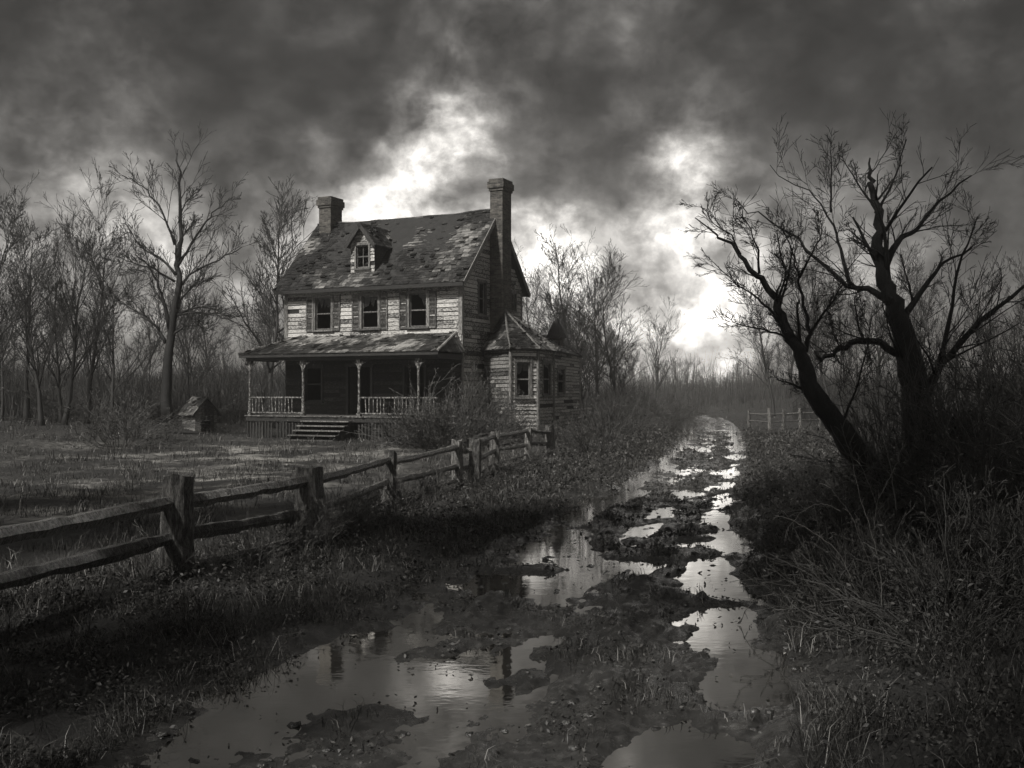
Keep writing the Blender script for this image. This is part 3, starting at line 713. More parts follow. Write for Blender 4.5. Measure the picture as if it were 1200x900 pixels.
def window(O,a,n,o,parent=None,sub=True,mat='old_wood',cw=.11,shard=True,sill=True,name='window'):
    u0,u1,z0,z1=o; parent=parent or house
    B=lambda mb,x0,x1,f0,f1,y0,y1:mb.box(O,a,n,Z_,x0,x1,f0,f1,y0,y1)
    f=MB(); B(f,u0-cw,u0,-.1,.065,z0-.02,z1);B(f,u1,u1+cw,-.1,.065,z0-.02,z1);B(f,u0-cw-.03,u1+cw+.03,-.1,.075,z1,z1+.13)
    if not sub: B(f,u0-cw-.04,u1+cw+.04,-.1,.12,z0-.1,z0-.021)
    g=f if not sub else MB(); zm=(z0+z1)/2; um=(u0+u1)/2
    B(g,u0+.001,u0+.05,-.075,-.03,z0,z1-.001);B(g,u1-.05,u1-.001,-.075,-.03,z0,z1-.001);B(g,u0+.05,u1-.05,-.073,-.032,zm-.03,zm+.03);B(g,u0+.05,u1-.05,-.073,-.032,z1-.055,z1-.002);B(g,u0+.05,u1-.05,-.073,-.032,z0,z0+.055)
    if not sub: B(g,um-.014,um+.014,-.068,-.038,z0+.055,zm-.03);B(g,um-.014,um+.014,-.068,-.038,zm+.03,z1-.055)
    win=f.build(name,M[mat],parent)
    if sub:
        g.build('sash',M[mat],win); s=MB(); B(s,u0-cw-.05,u1+cw+.05,-.1,.14,z0-.10,z0-.022); s.build('sill',M[mat],win)
        if shard:
            p=MB(); P=lambda u,z:O+a*u+Z_*z+n*(-.055)
            for (q0,q1) in((u0+.05,um-.014),(um+.014,u1-.05)):
                if hr.random()<.75:
                    k=[hr.uniform(.1,.8) for _ in range(4)]; m_=zm+.03; tt=z1-.055; hgt=tt-m_
                    vs=[P(q0,tt),P(q1,tt)]+[P(q1+(q0-q1)*i/3,tt-hgt*k[i]) for i in range(4)]
                    vs2=[v+n*.004 for v in vs]; p.add(vs+vs2,[(0,1,2,3,4,5),(11,10,9,8,7,6)])
            if p.v: p.build('pane',M['pane'],win)
    return win
def shutter(O,a,n,u0,u1,z0,z1,tilt=0):
    s=MB(); c=O+a*((u0+u1)/2)+Z_*((z0+z1)/2); a2=(a*math.cos(tilt)+Z_*math.sin(tilt)); z2=(Z_*math.cos(tilt)-a*math.sin(tilt)); w=(u1-u0)/2; h=(z1-z0)/2
    B=lambda *k:s.box(c,a2,n,z2,*k)
    B(-w,-w+.06,.04,.08,-h,h);B(w-.06,w,.04,.08,-h,h);B(-w+.06,w-.06,.042,.078,-h,-h+.09);B(-w+.06,w-.06,.042,.078,h-.09,h);B(-w+.06,w-.06,.042,.078,-.04,.04)
    k=-h+.09
    while k<h-.1:
        if abs(k+.03)>.06 and hr.random()>.12:
            s.add([c+a2*x+n*f+z2*zz for (f,zz) in((.045,k),(.073,k+.06)) for x in(-w+.06,w-.06)]+[c+a2*x+n*(f-.012)+z2*zz for (f,zz) in((.045,k),(.073,k+.06)) for x in(-w+.06,w-.06)],[(0,1,3,2),(4,6,7,5),(0,4,5,1),(2,3,7,6)])
        k+=.065
    return s.build('shutter',M['dark_shutter'],house)
M['dark_shutter']=surf('flaking_grey_shutters',[(.36,.03),(.5,.09),(.62,.24)],(2,2,2),6,(.5,.8),.2,.5,.01,20)

O0=Vector((0,0,0)); Zg=0
upw=[(-2.22-.44,-2.22+.44,5.28,6.78),(-4.78-.44,-4.78+.44,5.28,6.78),(-7.38-.44,-7.38+.44,5.28,6.78)]
door=(-5.95,-4.75,1.30,3.5); lw=[(-2.9,-1.9,1.9,3.5),(-8.4,-7.5,1.9,3.5)]
# upper front wall, and the lower one with porch shade painted into its boards
wall(O0,X_,-Y_,-L,0,4.4,ZT,upw,'siding',tone=.10,miss=.03)
M['siding_shaded']=surf('porch_shaded_boards',[(.38,.008),(.5,.025),(.62,.08)],(1.6,1.6,4.5),5.5,(.6,.9),.25,.6,.015,22)
wall(O0,X_,-Y_,-L,0,0,4.39,[door]+lw,'siding_shaded',miss=.04)
sw=(1.62,2.28,5.9,7.35); sw2=(5.2,5.62,6.3,7.15)
wall(O0,Y_,X_,0,D,0,ZT,[sw,sw2],'siding',gable=(D/2,7.45+D/2*1.033),tone=.06,miss=.03)
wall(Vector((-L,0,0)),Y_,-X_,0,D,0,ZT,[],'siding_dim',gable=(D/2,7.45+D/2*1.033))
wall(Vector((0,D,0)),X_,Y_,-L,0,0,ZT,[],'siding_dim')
for o_ in upw: window(O0,X_,-Y_,o_)
for o_ in lw: window(O0,X_,-Y_,o_,mat='dark_wood',shard=False)
window(O0,Y_,X_,sw);window(O0,Y_,X_,sw2,shard=False)
for i,o_ in enumerate(upw):
    shutter(O0,X_,-Y_,o_[0]-.11-.42,o_[0]-.115,5.2,6.85,hr.uniform(-.02,.02)); shutter(O0,X_,-Y_,o_[1]+.115,o_[1]+.11+.42,5.2,6.85,hr.uniform(-.03,.03))
# door frame
d_=MB(); 
for q in((door[0]-.14,door[0],1.30,3.5),(door[1],door[1]+.14,1.30,3.5),(door[0]-.18,door[1]+.18,3.5,3.66)): d_.box(O0,X_,-Y_,Z_,q[0],q[1],-.1,.07,q[2],q[3])
df=d_.build('door_frame',M['dark_wood'],house)
d_=MB(); d_.box(Vector((door[0],.06,1.3)),(X_*.42+Y_*.9).normalized(),(Y_*.42-X_*.9).normalized(),Z_,0,1.15,0,.045,0.02,2.15); d_.build('door',M['dark_wood'],df)
# corner boards, frieze, foundation
t=MB(); t.box(O0,X_,Y_,Z_,-.14,.055,-.055,-.001,4.9,ZT-.2);t.box(O0,X_,Y_,Z_,.0005,.056,-.001,.14,.3,ZT-.2);t.box(O0,X_,Y_,Z_,-L-.055,-L+.14,-.055,-.001,4.9,ZT-.2);t.box(O0,X_,Y_,Z_,.0005,.056,D-.14,D+.02,.3,ZT-.2);t.box(O0,X_,Y_,Z_,-L-.05,.06,-.06,-.001,ZT-.2,ZT+.02)
t.build('corner_board',M['old_wood'],house)
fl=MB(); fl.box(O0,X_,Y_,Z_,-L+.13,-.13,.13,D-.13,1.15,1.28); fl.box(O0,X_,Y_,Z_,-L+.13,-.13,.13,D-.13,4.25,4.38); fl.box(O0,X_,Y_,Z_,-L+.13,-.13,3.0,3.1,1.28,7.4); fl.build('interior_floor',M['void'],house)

# --- roofs -----------------------------------------------------------
def shingle_face(mb,poly,row=.26,wid=.32,miss=.06,seed=0,lift=.03,lightscale=.9,bias=0):
    """rows of slates over a planar convex polygon (lowest edge horizontal)"""
    n=(poly[1]-poly[0]).cross(poly[2]-poly[0]).normalized()
    if n.z<0: n=-n
    s=(Z_-n*n.z).normalized(); tt=s.cross(n).normalized(); O=poly[0]
    pc=[((p-O).dot(tt),(p-O).dot(s)) for p in poly]; y0=min(p[1] for p in pc); y1=max(p[1] for p in pc)
    def span(y):
        xs=[]
        for i in range(len(pc)):
            a,b=pc[i],pc[(i+1)%len(pc)]
            if (a[1]-y)*(b[1]-y)<=0 and abs(a[1]-b[1])>1e-6:
                xs.append(a[0]+(b[0]-a[0])*(y-a[1])/(b[1]-a[1]))
        return (min(xs),max(xs)) if len(xs)>=2 else None
    y=y0
    while y<y1-.02:
        sp=span(min(max(y+row*.35,y0+1e-4),y1-1e-4))
        if sp:
            x=sp[0]-hr.random()*wid*.5
            while x<sp[1]:
                w=wid*hr.uniform(.55,1.5); a=max(x,sp[0]); b=min(x+w,sp[1])
                if b-a>.03:
                    c=O+tt*((a+b)/2)+s*y
                    g=mnoise.noise(Vector((c.x*lightscale*.5,c.y*lightscale*.7,c.z*lightscale*.7+seed)))+.5*mnoise.noise(Vector((c.x*2.1,c.y*2.1,c.z*2.1+seed)))
                    if hr.random()>miss+(.25 if g<-.45 else 0):
                        r=min(1,max(0,.5+bias+g*.8+hr.gauss(0,.10)))
                        l0=lift*hr.uniform(.6,1.4)+(hr.uniform(0,.10) if hr.random()<.12 else 0); yt=min(y+row*1.25,y1+.0); sk=hr.gauss(0,.02); dl=hr.uniform(-.03,.02)
                        P=lambda xx,yy,f:O+tt*xx+s*yy+n*f
                        v=[P(a+.005,y+dl,.004),P(b-.005,y+dl+sk,.004),P(a+.005,y+dl,l0),P(b-.005,y+dl+sk,l0),P(a+.005,yt,.008),P(b-.005,yt,.008)]
                        mb.add(v,[(0,1,3,2),(2,3,5,4),(0,2,4),(1,5,3)],r)
                x+=w
        y+=row
def slab(mb,poly,th):
    n=(poly[1]-poly[0]).cross(poly[2]-poly[0]).normalized()
    if n.z<0: n=-n; poly=poly[::-1]
    k=len(poly); v=list(poly)+[p-n*th for p in poly]
    mb.add(v,[tuple(range(k)),tuple(range(2*k-1,k-1,-1))]+[(i,i+k,(i+1)%k+k,(i+1)%k) for i in range(k)])
SL=1.033; zr=lambda y:7.61+SL*y
ro=.38; ov=.42; PK=7.61+SL*D/2
ef=[Vector((-L-ro,-ov,zr(-ov))),Vector((ro*.8,-ov,zr(-ov))),Vector((ro*.8,D/2,PK)),Vector((-L-ro,D/2,PK))]
er=[Vector((-L-ro,D+ov,zr(-ov))),Vector((ro*.8,D+ov,zr(-ov))),Vector((ro*.8,D/2,PK)),Vector((-L-ro,D/2,PK))]
rf=MB(); shingle_face(rf,ef,.19,.20,.10,3,.028); shingle_face(rf,er,.5,.6,.02,9)
roof=rf.build('roof',M['shingle'],house)
dk=MB(); slab(dk,ef,.12); slab(dk,er,.12); dk.build('roof_deck',M['backing'],roof)
rk=MB(); fs=MB(); fs.box(O0,X_,Y_,Z_,-L-ro,ro*.8,-ov-.045,-ov-.002,zr(-ov)-.19,zr(-ov)-.02)
# rake boards along the right gable, front and rear
for (ya,yb) in((-ov,D/2),(D+ov,D/2)):
    a=Vector((ro*.8,ya,zr(-ov)));b=Vector((ro*.8,yb,PK)); dd=(b-a).normalized(); nn=dd.cross(X_)
    if nn.z<0: nn=-nn
    rk.box(a,dd,X_,nn,0,(b-a).length,.002,.04,-.2,.015)
    a2=a-X_*(L+ro*1.8+.042); fs.box(a2,dd,X_,nn,0,(b-a).length,0,.038,-.2,.015)
fs.build('fascia',M['dark_wood'],roof); rk.build('rake_board',M['old_wood'],roof)
# soffit strip
so=MB(); so.box(O0,X_,Y_,Z_,-L-.1,.1,-ov,-.06,zr(-ov)-.15,zr(-ov)-.121); so.build('soffit',M['dark_wood'],roof)
# ridge
rg=MB(); x=-L-ro
while x<ro*.8-.1:
    w=min(hr.uniform(.3,.6),ro*.8-x); rg.box(Vector((0,D/2,PK)),X_,Y_,Z_,x,x+w-.01,-.09,.09,-.02,.035+hr.uniform(0,.02),hr.uniform(.3,.75)); x+=w
rg.build('ridge_cap',M['shingle'],roof)

for ob in [roof]+list(roof.children):
    for v in ob.data.vertices:
        f=max(0,(v.co.z-7)/4); v.co.z-=f*(.10*math.sin(math.pi*min(1,max(0,(v.co.x+L)/L)))+.03*math.sin(v.co.x*2.3))
# --- chimneys ---------------------------------------------------------
def chimney(x0,x1,y0,y1,z0,z1):
    c=MB(); c.box(O0,X_,Y_,Z_,x0,x1,y0,y1,z0,z1-.55)
    ch=c.build('chimney',M['brick'],house)
    k=MB()
    for (g,a,b) in((.05,.55,.43),(.10,.43,.14),(.05,.14,0)): k.box(O0,X_,Y_,Z_,x0-g,x1+g,y0-g,y1+g,z1-a,z1-b)
    k.build('chimney_cap',M['brick'],ch); f=MB(); f.box(O0,X_,Y_,Z_,x0+.15,x1-.15,y0+.15,y1-.15,z1-.0,z1+.03); f.build('flue',M['void'],ch)
chimney(.06,.70,2.72,3.68,0,12.25)
chimney(-9.5,-8.80,2.6,3.6,8,12.15)

# --- dormer -----------------------------------------------------------
dm=empty('dormer',(0,0,0)); dm.parent=house
dc=-5.36; dw=.66; yf=.27; zb=zr(yf)+.02; zs=9.36; zp=10.2; od=.2
dwin=(dc-.34,dc+.34,zb+.22,zs-.18)
wall(Vector((0,yf,0)),X_,-Y_,dc-dw,dc+dw,zb-.3,zs,[dwin],'siding','wall',dm,tone=.04,gable=(dc,zs+dw*1.2),e=.16)
for sgn in(-1,1):
    x=dc+sgn*dw; yb=(zs-7.61)/SL
    s_b=MB(); th=.06*sgn; q=[Vector((x,yf,zb-.3)),Vector((x,yf,zs)),Vector((x,yb+.1,zs+.02)),Vector((x,yf+.02,zb-.3))]
    v=[Vector((x,yf,zr(yf)-.1)),Vector((x,yf,zs)),Vector((x,yb,zs))]; v2=[p-X_*th for p in v]
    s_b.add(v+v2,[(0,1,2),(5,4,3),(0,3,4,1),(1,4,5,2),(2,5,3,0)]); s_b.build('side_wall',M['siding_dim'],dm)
ds=(zp-zs)/dw*.98; ez=zp-(dw+od)*ds; yr=(zp-7.61)/SL
r_=MB(); k_=MB()
for sgn in(-1,1):
    xe=dc+sgn*(dw+od); ye=(ez-7.61)/SL; y0=yf-.28
    poly=[Vector((xe,y0,ez)),Vector((xe,ye,ez)),Vector((dc,yr,zp)),Vector((dc,y0,zp))]
    shingle_face(r_,poly,.2,.26,.05,5,.025,bias=.05); slab(k_,poly,.08)
    a=Vector((xe,y0,ez)); b=Vector((dc,y0,zp)); dd=(b-a).normalized(); nn=dd.cross(Y_); nn=nn if nn.z>0 else -nn
    k_.box(a,dd,Y_,nn,0,(b-a).length,-.03,-.002,-.16,.02)
r_.build('roof',M['shingle'],dm); k_.build('roof_deck',M['dark_wood'],dm)
window(Vector((0,yf,0)),X_,-Y_,dwin,dm,sub=False,cw=.09)

# --- porch ------------------------------------------------------------
PF=1.25; PD=2.2; px0,px1=-9.94,.02
pf=MB(); x=-10.15
while x<.18:
    w=.14; 
    if hr.random()>.03: pf.box(O0,X_,Y_,Z_,x,x+w-.008,-PD-.18+hr.uniform(-.03,.03),-.07,PF-.04,PF+hr.uniform(-.004,.006))
    x+=w
pfl=pf.build('porch_floor',M['old_wood'],house)
sk=MB(); sk.box(O0,X_,Y_,Z_,-10.1,.14,-PD-.12,-PD-.07,PF-.26,PF-.045)
x=-10.05
while x<.1:
    if hr.random()>.08 and not(-6.95<x<-4.1): sk.box(O0,X_,Y_,Z_,x,x+.1,-PD-.10,-PD-.075,.02,PF-.27+hr.uniform(-.1,0))
    x+=.17
for y in(-PD,-1.1,-.1): sk.box(O0,X_,Y_,Z_,-10.08,-10.04,y-.0,y+.1,0,PF-.05)
sk.build('porch_skirt',M['dark_wood'],pfl)
ze=4.06; zw=4.95; po=.34
pe=[Vector((-10.35,-PD-po,ze)),Vector((.22,-PD-po,ze)),Vector((-.25,-.06,zw)),Vector((-8.6,-.06,zw))]
ple=[Vector((-10.35,.35,ze)),Vector((-10.35,-PD-po,ze)),Vector((-8.6,-.06,zw)),Vector((-8.6,.35,zw))]
pri=[Vector((.22,-PD-po,ze)),Vector((.22,-.06,ze)),Vector((-.25,-.06,zw))]
ple=[Vector((-10.35,-.06,ze)),Vector((-10.35,-PD-po,ze)),Vector((-8.6,-.06,zw))]
pr=MB()
for q in(pe,ple,pri): shingle_face(pr,q,.36,.24,.05,21,.022,bias=.0)
pro=pr.build('porch_roof',M['porch_tin'],house)
k=MB()
for q in(pe,ple,pri): slab(k,q,.05)
k.box(O0,X_,Y_,Z_,-10.33,.2,-PD-po+.02,-PD-po+.06,ze-.16,ze-.055)
k.box(O0,X_,Y_,Z_,-10.1,.08,-PD-.09,-PD+.09,ze-.30,ze-.10)
k.box(O0,X_,Y_,Z_,-10.1,-9.92,-PD+.09,-.07,ze-.298,ze-.102);k.box(O0,X_,Y_,Z_,-.1,.08,-PD+.09,-.07,ze-.298,ze-.102)
k.build('porch_beam',M['dark_wood'],pro)
hp=MB()
for (q0,q1) in((pe[0],pe[3]),(pe[1],pe[2])):
    hp.tube([q0.lerp(q1,t/8)+Z_*.035+Vector((hr.gauss(0,.01),0,0)) for t in range(9)],[.055]*9,6)
hp.build('hip_ridge',M['porch_tin'],pro)
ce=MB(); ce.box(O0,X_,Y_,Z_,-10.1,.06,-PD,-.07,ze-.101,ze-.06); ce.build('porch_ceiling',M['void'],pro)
def post(x,y,z0,z1,w,lean=0):
    p=MB(); prof=[(0,.62),(.16,.62),(.17,.5),(.26,.46),(.28,.56),(.31,.44),(.80,.40),(.83,.54),(.86,.44),(.93,.46),(.94,.62),(1,.62)]
    pts=[Vector((x+lean*t,y,z0+(z1-z0)*t)) for t,_ in prof]; p.tube(pts,[w*r for _,r in prof],8)
    if w>.12:
        p.box(Vector((x,y,0)),X_,Y_,Z_,-.09,.09,-.09,.09,z0,z0+.14); p.box(Vector((x+lean,y,0)),X_,Y_,Z_,-.11,.11,-.1,.1,z1-.1,z1-.004)
        for s in(-1,1):
            p.add([Vector((x+s*.05,y-.02,z1-.1)),Vector((x+s*.38,y-.02,z1-.1)),Vector((x+s*.16,y-.02,z1-.22)),Vector((x+s*.05,y-.02,z1-.42)),Vector((x+s*.05,y+.02,z1-.1)),Vector((x+s*.38,y+.02,z1-.1)),Vector((x+s*.16,y+.02,z1-.22)),Vector((x+s*.05,y+.02,z1-.42))],[(0,1,2,3),(7,6,5,4),(0,4,5,1),(1,5,6,2),(2,6,7,3)])
    return p.build('porch_post',M['post'],house)
M['post']=surf('flaking_white_posts',[(.40,.02),(.50,.08),(.62,.36)],(5,5,3),3,(.5,.8),0,.4,.01,20)
for x in(-9.94,-6.93,-3.93,-.92): post(x,-PD,PF,ze-.3,.14)
post(-2.0,-.95,PF,3.7,.09,-.12)
def railing(a,b,y):
    r=MB(); r.box(O0,X_,Y_,Z_,a,b,y-.04,y+.04,PF+.80,PF+.86); r.box(O0,X_,Y_,Z_,a,b,y-.03,y+.03,PF+.10,PF+.16)
    x=a+.1
    while x<b-.05:
        if hr.random()>.17: dx=hr.gauss(0,.015); tl=hr.gauss(0,.05); r.box(Vector((x+dx-tl*(PF+.5),y,0)),X_,Y_,(Z_+X_*tl),-.02,.02,-.02,.02,PF+.161,PF+.799)
        x+=.185
    return r.build('railing',M['post'],house)
railing(-9.86,-7.01,-PD);railing(-3.85,-1.0,-PD);railing(-.84,.05,-PD)
st=MB()
for i in range(6):
    zt=PF-.2*i-.2; y=-PD-.2-.29*i
    st.box(O0,X_,Y_,Z_,-6.7+hr.uniform(-.05,.05),-4.15+hr.uniform(-.1,.1),y-.33,y,zt-.05,zt)
sts=st.build('steps',M['old_wood'],house)
sr=MB()
for x in(-6.62,-5.4,-4.3):
    v=[Vector((x,-PD-.2,PF-.26)),Vector((x,-PD-.2,0)),Vector((x,-PD-1.9,0)),Vector((x,-PD-1.9,.02))]; v2=[p+X_*.05 for p in v]
    sr.add(v+v2,[(0,1,2,3),(7,6,5,4),(0,4,5,1),(2,6,7,3),(0,3,7,4)])
sr.build('stringer',M['dark_wood'],sts)

# --- rear wing with angled bay ------------------------------------------
A=loc((-1.34,48.1));Bp=loc((-.075,45.6));C=loc((1.134,46.0));Dp=loc((1.90,48.2));E=loc((3.5,54.0)); Fp=Vector((0,E.y+.3,0))
wn=[A,Bp,C,Dp,E,Fp]; zE=4.24
wins={1:(.22,.72,2.12,3.65),2:(.30,.80,2.2,3.62),3:(.147,.40,2.25,3.45)}
for i in range(5):
    a=wn[i];b=wn[i+1]; u=(b-a).normalized(); n=Vector((u.y,-u.x,0)); ln=(b-a).length
    ops=[]
    if i in wins: f0,f1,q0,q1=wins[i]; ops=[(ln*f0,ln*f1,q0,q1)]
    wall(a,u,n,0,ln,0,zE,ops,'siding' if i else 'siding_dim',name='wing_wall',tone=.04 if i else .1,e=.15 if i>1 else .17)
    for o_ in ops: window(a,u,n,o_,cw=.09)
    cb=MB(); cb.tube([a+n*.02+Z_*.2,a+n*.02+Z_*(zE-.05)],[.085,.085],6)
    if i: cb.build('corner_board',M['old_wood'],house)
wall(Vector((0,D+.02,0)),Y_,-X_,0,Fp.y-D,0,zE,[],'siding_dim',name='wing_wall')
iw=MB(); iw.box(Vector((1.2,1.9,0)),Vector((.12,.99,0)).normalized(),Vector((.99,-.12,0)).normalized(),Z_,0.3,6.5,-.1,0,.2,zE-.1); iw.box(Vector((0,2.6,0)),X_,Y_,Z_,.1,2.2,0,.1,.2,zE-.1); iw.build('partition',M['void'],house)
def out(p,c,d): 
    v=(p-c); v.z=0; return p+v.normalized()*d
ap=Vector((.72,2.95,6.1)); rd=Vector((1.0,7.1,5.05)); cc=Vector((.9,3.6,0))
e_=[out(p,cc,.32)+Z_*(zE-.03) for p in wn[:5]]+[Vector((-.05,E.y+.6,zE-.03))]
e_[0]=Vector((.05,A.y-.55,zE-.03))
wr=MB(); wk=MB()
for q in([e_[0],e_[1],ap],[e_[1],e_[2],ap],[e_[2],e_[3],ap],[e_[3],rd,ap],[e_[3],e_[4],rd],[e_[4],e_[5],rd]):
    shingle_face(wr,q,.19,.2,.08,31,.028,bias=.03); slab(wk,q,.09)
wro=wr.build('wing_roof',M['shingle'],house); wk.build('roof_deck',M['dark_wood'],wro)
hp=MB()
for q in(e_[1],e_[2],e_[3]):
    pts=[q.lerp(ap,t/7)+Z_*.03+Vector((hr.gauss(0,.012),hr.gauss(0,.012),0)) for t in range(8)]; hp.tube(pts,[.05*hr.uniform(.7,1.2) for _ in pts],5)
hp.build('hip_ridge',M['old_wood'],wro)
# small flue with a pointed cap on the wing
fx=loc(tuple(W(652,400,52.5))[:2]); fl=MB(); fl.box(fx,X_,Y_,Z_,-.28,.28,-.28,.28,4.0,5.05)
flue=fl.build('flue',M['brick'],house); fc=MB(); b4=[fx+Vector((sx*.42,sy*.42,5.05)) for sx,sy in((-1,-1),(1,-1),(1,1),(-1,1))]; fc.add(b4+[fx+Z_*6.15],[(0,1,4),(1,2,4),(2,3,4),(3,0,4),(3,2,1,0)]); fc.build('flue_cap',M['dark_wood'],flue)

# ------------------------------------------------------------------ kennel
kb=W(234,500,52); kz=H(kb.x,kb.y)
kn=empty('kennel',(kb.x,kb.y,kz-.03),R(40)); kn.scale=(1.25,1.25,1.2); tag(kn,'small wooden kennel with gabled roof at the foot of the tall black tree','doghouse')
kw,kd,kh,kp=.46,.62,.86,1.42
w=MB()
z=.0
while z<kh:
    w.box(O0,X_,Y_,Z_,-kw,-kw+.03,-kd+.03,kd-.03,z,min(z+.135,kh));w.box(O0,X_,Y_,Z_,kw-.03,kw,-kd+.03,kd-.03,z,min(z+.135,kh)); z+=.14
for x in range(7):
    a=-kw+x*2*kw/7; b=a+2*kw/7-.006; top=lambda u:kh+(kp-kh)*(1-abs(u)/kw)-.03
    for y,op in((-kd,True),(kd-.03,False)):
        z0=.62 if op and 2<=x<=4 else 0
        v=[Vector((a,y,z0)),Vector((b,y,z0)),Vector((b,y,top(b))),Vector((a,y,top(a)))]; v2=[p+Y_*.03 for p in v]; w.add(v+v2,[(0,1,2,3),(7,6,5,4),(0,4,5,1),(1,5,6,2),(3,2,6,7),(0,3,7,4)])
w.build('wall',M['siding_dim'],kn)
r2=MB(); k2=MB()
for s in(-1,1):
    q=[Vector((s*(kw+.16),-kd-.14,kh-.2)),Vector((s*(kw+.16),kd+.14,kh-.2)),Vector((0,kd+.14,kp)),Vector((0,-kd-.14,kp))]
    shingle_face(r2,q,.16,.2,.03,2,.02,bias=.05); slab(k2,q,.04)
ro_=r2.build('roof',M['shingle'],kn); k2.build('roof_deck',M['dark_wood'],ro_)
fl=MB(); fl.box(O0,X_,Y_,Z_,-kw+.03,kw-.03,-kd+.03,kd-.03,0.0,.05); fl.build('floor',M['void'],kn)

# ------------------------------------------------------------------ air
hz=MB(); hz.box(Vector((0,0,0)),X_,Y_,Z_,-680,680,-60,720,-1.6,33)
m=bpy.data.materials.new('mist'); m.use_nodes=True; nt=m.node_tree; nt.nodes.clear(); out_=nt.nodes.new('ShaderNodeOutputMaterial'); pv=nt.nodes.new('ShaderNodeVolumePrincipled')
pv.inputs['Color'].default_value=(.97,.955,.93,1); pv.inputs['Density'].default_value=.0018; pv.inputs['Anisotropy'].default_value=.75; nt.links.new(pv.outputs[0],out_.inputs['Volume'])
tag(hz.build('haze',m),'thin grey mist filling the air over the whole scene','mist',kind='stuff')

# ------------------------------------------------------------------ sky and sun
SUN_EL,SUN_AZ=R(47),R(222)     # azimuth of the sun measured clockwise from +Y
wd=bpy.data.worlds.new('World'); S.world=wd; wd.use_nodes=True; nt=wd.node_tree; nt.nodes.clear()
wo=nt.nodes.new('ShaderNodeOutputWorld')
sky=nt.nodes.new('ShaderNodeTexSky'); sky.sky_type='NISHITA'; sky.sun_disc=False; sky.sun_elevation=SUN_EL; sky.sun_rotation=SUN_AZ
bw=nt.nodes.new('ShaderNodeRGBToBW'); nt.links.new(sky.outputs[0],bw.inputs[0])
bg1=nt.nodes.new('ShaderNodeBackground'); bg1.inputs[1].default_value=.05; nt.links.new(bw.outputs[0],bg1.inputs[0])
tc=nt.nodes.new('ShaderNodeTexCoord'); dirv=tc.outputs['Generated']
def vm(op,a,b=None,s=None):
    n=nt.nodes.new('ShaderNodeVectorMath'); n.operation=op
    for i,v in enumerate((a,b)):
        if v is None: continue
        if isinstance(v,(tuple,Vector)): n.inputs[i].default_value=tuple(v)
        else: nt.links.new(v,n.inputs[i])
    if s is not None: n.inputs['Scale'].default_value=s
    return n.outputs['Value'] if op=='DOT_PRODUCT' else n.outputs[0]
dn=vm('NORMALIZE',dirv)
def wnoise(scale,detail,rough,dist,vec,color=False):
    n=nt.nodes.new('ShaderNodeTexNoise'); n.inputs['Scale'].default_value=scale; n.inputs['Detail'].default_value=detail; n.inputs['Roughness'].default_value=rough; n.inputs['Distortion'].default_value=dist
    nt.links.new(vec,n.inputs['Vector']); return n.outputs['Color'] if color else n.outputs['Fac']
st_=vm('MULTIPLY',dn,(1,1,1.25))
warp=vm('SCALE',vm('SUBTRACT',wnoise(7,4,.55,0,st_,True),(.5,.5,.5)),None,.10)
wh=vm('SCALE',warp,None,.35)
warp2=vm('SCALE',vm('SUBTRACT',wnoise(26,5,.6,0,st_,True),(.5,.5,.5)),None,.05)
dw_=vm('NORMALIZE',vm('ADD',vm('ADD',dn,warp),warp2))
def lobe(px,py,sig,amp):
    d=Vector(((px-600)/F,1,(HZ-py)/F)).normalized(); n_=(F/sig)**2
    return math_(nt,'MULTIPLY',math_(nt,'POWER',math_(nt,'MAXIMUM',vm('DOT_PRODUCT',dw_,d),0.0),n_),amp)
def total(ls):
    t=None
    for l in ls:
        v=lobe(*l); t=v if t is None else math_(nt,'ADD',t,v)
    return t
LIGHT=[(485,212,56,.36),(520,168,38,.26),(440,250,60,.10),(378,212,34,.20),(612,300,50,.42),(640,350,55,.18),(803,205,34,.42),(806,268,36,1.4),(772,360,56,.42),(850,330,60,.16),(800,410,80,.10),(830,440,130,.15),(710,400,90,.14),(240,285,80,.17),(150,310,110,.11),(330,260,60,.08),(920,300,80,.09),(650,185,80,.05)]
DARK=[(690,205,74,.62),(740,270,46,.5),(230,185,120,.65),(960,175,110,.75),(600,110,110,.45),(640,165,50,.5),(330,150,80,.45),(870,250,40,.35),(420,165,40,.4),(560,250,26,.3),(805,325,34,.5),(740,330,34,.3)]
tot=math_(nt,'MULTIPLY',total(LIGHT),3.3); drk=total(DARK)
cl=wnoise(9,9,.6,.1,vm('ADD',st_,wh)); cl2=wnoise(3.6,4,.5,.1,vm('ADD',st_,wh))
clr=ramp(nt,cl,[(.36,(.0,)*3),(.50,(.40,)*3),(.64,(1,)*3)])
clb=ramp(nt,cl2,[(.36,(.0,)*3),(.64,(1,)*3)])
sep=nt.nodes.new('ShaderNodeSeparateXYZ'); nt.links.new(dn,sep.inputs[0])
hor=math_(nt,'EXPONENT',math_(nt,'MULTIPLY',math_(nt,'MAXIMUM',sep.outputs[2],0.0),-6))
back=math_(nt,'MULTIPLY',math_(nt,'MAXIMUM',math_(nt,'MULTIPLY',sep.outputs[1],-1),0.0),.09)
lit=math_(nt,'ADD',math_(nt,'ADD',.020,math_(nt,'MULTIPLY',clb,.030)),math_(nt,'ADD',math_(nt,'MULTIPLY',hor,.030),tot))
mod=math_(nt,'MULTIPLY',math_(nt,'ADD',.20,math_(nt,'MULTIPLY',clr,1.5)),math_(nt,'ADD',.55,math_(nt,'MULTIPLY',clb,.75)))
cl3=wnoise(24,7,.62,.1,vm('ADD',st_,wh))
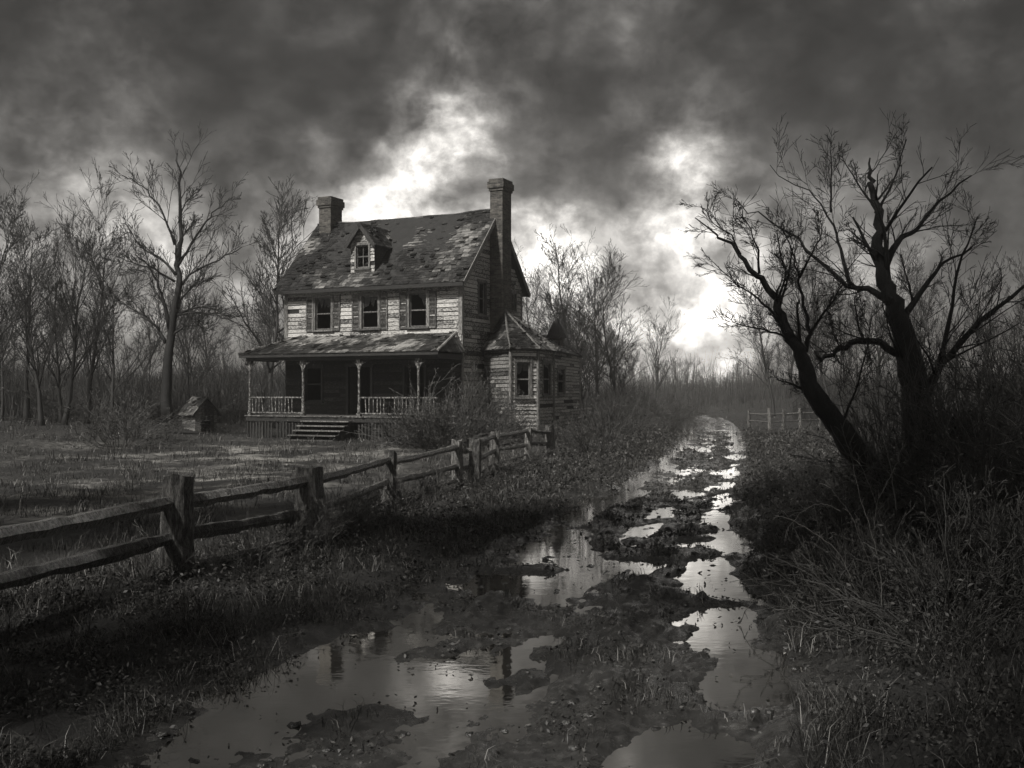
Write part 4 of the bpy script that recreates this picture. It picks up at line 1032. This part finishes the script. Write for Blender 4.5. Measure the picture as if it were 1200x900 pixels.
mod=math_(nt,'MULTIPLY',mod,ramp(nt,cl3,[(.34,(.45,)*3),(.5,(.95,)*3),(.66,(1.6,)*3)]))
val=math_(nt,'ADD',math_(nt,'MULTIPLY',math_(nt,'MULTIPLY',lit,mod),math_(nt,'SUBTRACT',1.0,math_(nt,'MINIMUM',drk,.85))),math_(nt,'ADD',back,.012))
tint=nt.nodes.new('ShaderNodeMix'); tint.data_type='RGBA'; tint.blend_type='MULTIPLY'; tint.inputs[0].default_value=1; nt.links.new(val,tint.inputs[6]); tint.inputs[7].default_value=(1,.965,.915,1)
bg2=nt.nodes.new('ShaderNodeBackground'); nt.links.new(tint.outputs[2],bg2.inputs[0]); bg2.inputs[1].default_value=1
mxs=nt.nodes.new('ShaderNodeMixShader'); mxs.inputs[0].default_value=.96; nt.links.new(bg1.outputs[0],mxs.inputs[1]); nt.links.new(bg2.outputs[0],mxs.inputs[2]); nt.links.new(mxs.outputs[0],wo.inputs[0])

sl=bpy.data.lights.new('sun','SUN'); sl.energy=3.2; sl.angle=R(6); sl.color=(1,.97,.92)
so_=bpy.data.objects.new('sun',sl); COL.objects.link(so_)
sd=Vector((math.sin(SUN_AZ)*math.cos(SUN_EL),math.cos(SUN_AZ)*math.cos(SUN_EL),math.sin(SUN_EL)))
so_.rotation_euler=(-sd).to_track_quat('-Z','Y').to_euler(); so_.location=(-20,-20,40)

cam=bpy.data.cameras.new('camera'); cam.sensor_width=36; cam.lens=F/1200*36; cam.shift_y=(HZ-450)/1200; cam.clip_end=3000; cam.clip_start=.1
co=bpy.data.objects.new('camera',cam); COL.objects.link(co); co.location=(0,0,CH); co.rotation_euler=(R(90),0,0); S.camera=co
S.view_settings.view_transform='Standard'; S.view_settings.look='None'; S.view_settings.gamma=1; S.view_settings.exposure=.6; S.view_settings.use_curve_mapping=False
S.cycles.max_bounces=6; S.cycles.diffuse_bounces=2; S.cycles.glossy_bounces=3; S.cycles.volume_bounces=1; S.cycles.transparent_max_bounces=8
S.cycles.use_denoising=True
